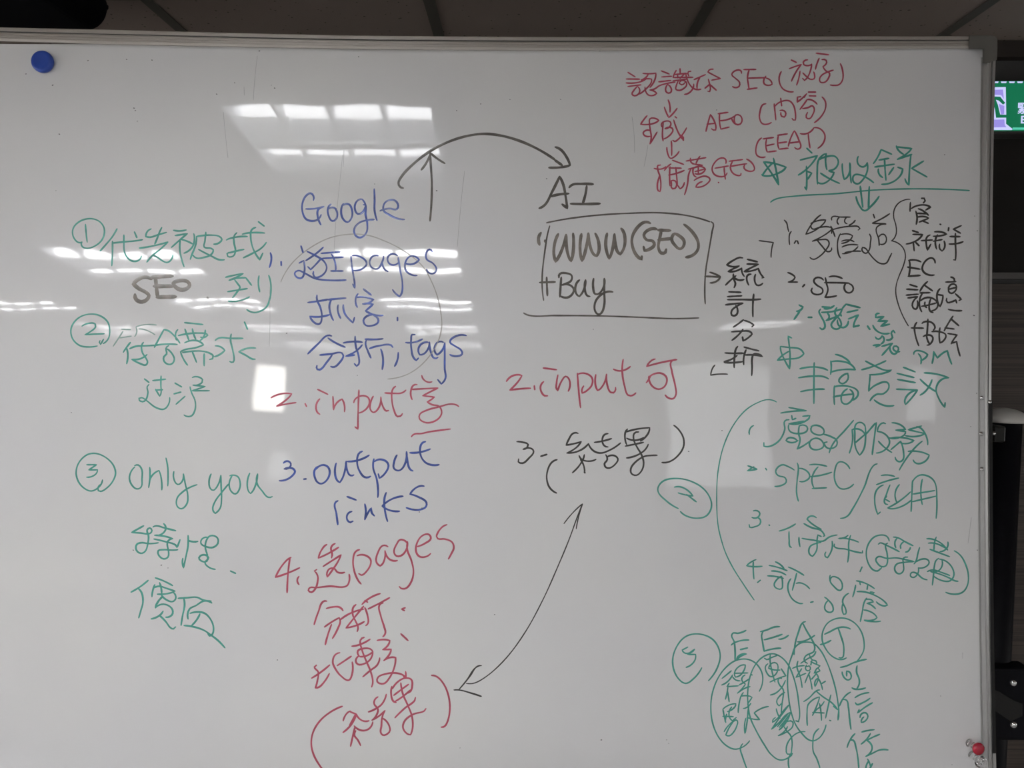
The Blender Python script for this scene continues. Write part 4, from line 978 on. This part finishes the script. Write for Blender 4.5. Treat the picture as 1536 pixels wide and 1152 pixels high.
def pin(px, py, tip, body, head, label, L=0.021):
    c = B(px, py, 0.0); ax = (B(tip[0], tip[1], L) - c).normalized()
    e = tag(empty('push_pin', c), label, 'push pin')
    bm = bmesh.new(); lathe(bm, [(0, 0.0003), (0.0062, 0.0003), (0.0070, 0.002), (0.0064, 0.004), (0.0052, 0.007), (0.0048, 0.012), (0.0056, L - 0.006)], c, ax, 28)
    from_bm('pin_body', bm, body, e, c, True)
    bm = bmesh.new(); lathe(bm, [(0.0056, L - 0.006), (0.0088, L - 0.005), (0.0098, L - 0.002), (0.0090, L + 0.0008), (0.006, L + 0.0022), (0, L + 0.0024)], c, ax, 28)
    from_bm('pin_head', bm, head, e, c, True)
pin(1453, 1113.5, (1469.5, 1124.5), M['pin_clear'], M['pin_red'], 'push pin magnet with a red head near the bottom right corner of the whiteboard')
pin(1457, 1131, (1473, 1144.5), M['pin_clear'], M['pin_clear'], 'colourless clear push pin magnet just below the red-headed one')

# ---------------------------------------------------------------- exit sign on the back wall
SY = YW1 - 0.07
s0, s1 = at_y(1466, 196, SY), at_y(1690, 121, SY)
sign = tag(empty('exit_sign', (s0.x, YW1, s0.z)), 'lit green emergency exit sign with a white running figure, right of the whiteboard', 'exit sign'); so = Vector((s0.x, YW1, s0.z))
box('sign_housing', (s0.x, SY + 0.004, s0.z - 0.006), (s1.x, YW1, s1.z + 0.004), M['dark_panel'], sign, so, 0.003, 1)
box('green_panel', (s0.x + 0.002, SY, s0.z), (s1.x - 0.002, SY + 0.004, s1.z), M['sign_green'], sign, so)
def T7(x, y): return (1376 + x / 7.2, 60 + y / 7.2)
def sign_poly(name, pts, k, material):
    bm = bmesh.new(); a = [bm.verts.new(at_y(*q, SY - 0.0005 * k)) for q in pts]; b = [bm.verts.new(at_y(*q, SY) ) for q in pts]
    bm.faces.new(a); bm.faces.new(b[::-1])
    for i in range(len(pts)): bm.faces.new((a[i], a[(i + 1) % len(pts)], b[(i + 1) % len(pts)], b[i]))
    return from_bm(name, bm, material, sign, so)
sign_poly('doorway', [T7(*q) for q in ((700, 512), (955, 508), (960, 800), (958, 905), (1030, 962), (1020, 972), (700, 972))], 1, M['sign_white'])
sign_poly('doorway_inner', [T7(*q) for q in ((700, 540), (925, 535), (935, 640), (905, 595), (830, 592), (700, 600))], 2, M['sign_lav'])
sign_poly('doorway_inner', [T7(*q) for q in ((880, 690), (940, 712), (938, 800), (905, 805))], 2, M['sign_lav'])
sign_poly('doorway_inner', [T7(*q) for q in ((700, 862), (940, 858), (945, 920), (965, 942), (700, 945))], 2, M['sign_lav'])
sign_poly('running_figure', [T7(*q) for q in ((700, 620), (830, 610), (895, 612), (950, 680), (925, 698), (880, 655), (848, 645), (870, 700), (895, 805), (985, 808), (1012, 838), (850, 840), (840, 760), (825, 690), (760, 700), (700, 720))], 3, M['sign_green'])
for q in range(9):
    x = 1489 + q * 12.2; sign_poly('light_spot', [(x, 122.2), (x + 9, 122.2), (x + 8, 124.6), (x + 1, 124.6)], 1, M['sign_white'])
sign_poly('bottom_edge', [(1519, 191.2), (1688, 191.2), (1688, 194.5), (1519, 194.5)], 1, M['sign_teal'])
def sign_text(txt, px, py, hpx):
    fc = bpy.data.curves.new('lettering', 'FONT'); fc.body = txt; fc.extrude = 0.0004
    p0 = at_y(px, py, SY - 0.0015); sz = hpx / FPX * SY
    fc.size = sz; fc.offset = 0.0004; fc.resolution_u = 3
    tmp = bpy.data.objects.new('lettering_curve', fc); C.objects.link(tmp)
    bpy.context.view_layer.update()
    me = bpy.data.meshes.new_from_object(tmp.evaluated_get(bpy.context.evaluated_depsgraph_get()))
    bpy.data.objects.remove(tmp)
    me.transform(Matrix.Rotation(math.pi / 2, 4, 'X')); me.transform(Matrix.Translation(p0 - so)); me.materials.clear()
    link('lettering', me, sign, M['sign_white'])
sign_text('緊急出口', 1525.5, 169.2, 17.5)
sign_text('EXIT', 1530.5, 184.8, 15)

# ---------------------------------------------------------------- black projector under the ceiling, behind the board
pr = at_y(163, 20, 1.66)
proj = tag(empty('projector', (pr.x - 0.22, 1.53, CEIL)), 'black rounded projector hung close under the ceiling, upper left behind the whiteboard', 'projector'); po = Vector(proj.location)
bm = bmesh.new()
x0, x1, z0, z1, R = pr.x - 0.44, pr.x, 2.326, CEIL - 0.008, 0.046
pts = []
for (cx, cz, a0_) in ((x1 - R, z1 - 0.02, 0), (x0 + R, z1 - 0.02, 90), (x0 + R, z0 + R, 180), (x1 - R, z0 + R, 270)):
    rr = 0.02 if cz > z0 + R + 0.002 else R
    cx2 = cx + (R - rr) * (1 if cx > (x0 + x1) / 2 else -1)
    for k in range(9):
        a = math.radians(a0_ + k * 90 / 8); pts.append((cx2 + rr * math.cos(a), cz + rr * math.sin(a)))
a = [bm.verts.new((x, 1.40, z)) for x, z in pts]; b = [bm.verts.new((x, 1.66, z)) for x, z in pts]
tf = bm.faces.new(a); bk = bm.faces.new(b[::-1])
for i in range(len(pts)): bm.faces.new((a[i], a[(i + 1) % len(pts)], b[(i + 1) % len(pts)], b[i]))
bmesh.ops.bevel(bm, geom=list(tf.edges) + list(bk.edges), offset=0.006, segments=2, affect='EDGES')
from_bm('projector_body', bm, M['black_plastic'], proj, po)
bm = bmesh.new(); lathe(bm, [(0, 0), (0.03, 0), (0.03, 0.008), (0.024, 0.01), (0.02, 0.004), (0, 0.002)], Vector((x0 + 0.12, 1.403, 2.362)), Vector((0, -1, 0)), 24)
from_bm('lens', bm, M['black_glass'], proj, po, True)
box('mounting_plate', (x0 + 0.12, 1.48, CEIL - 0.0085), (x1 - 0.12, 1.60, CEIL - 0.003), M['black_metal'], proj, po)
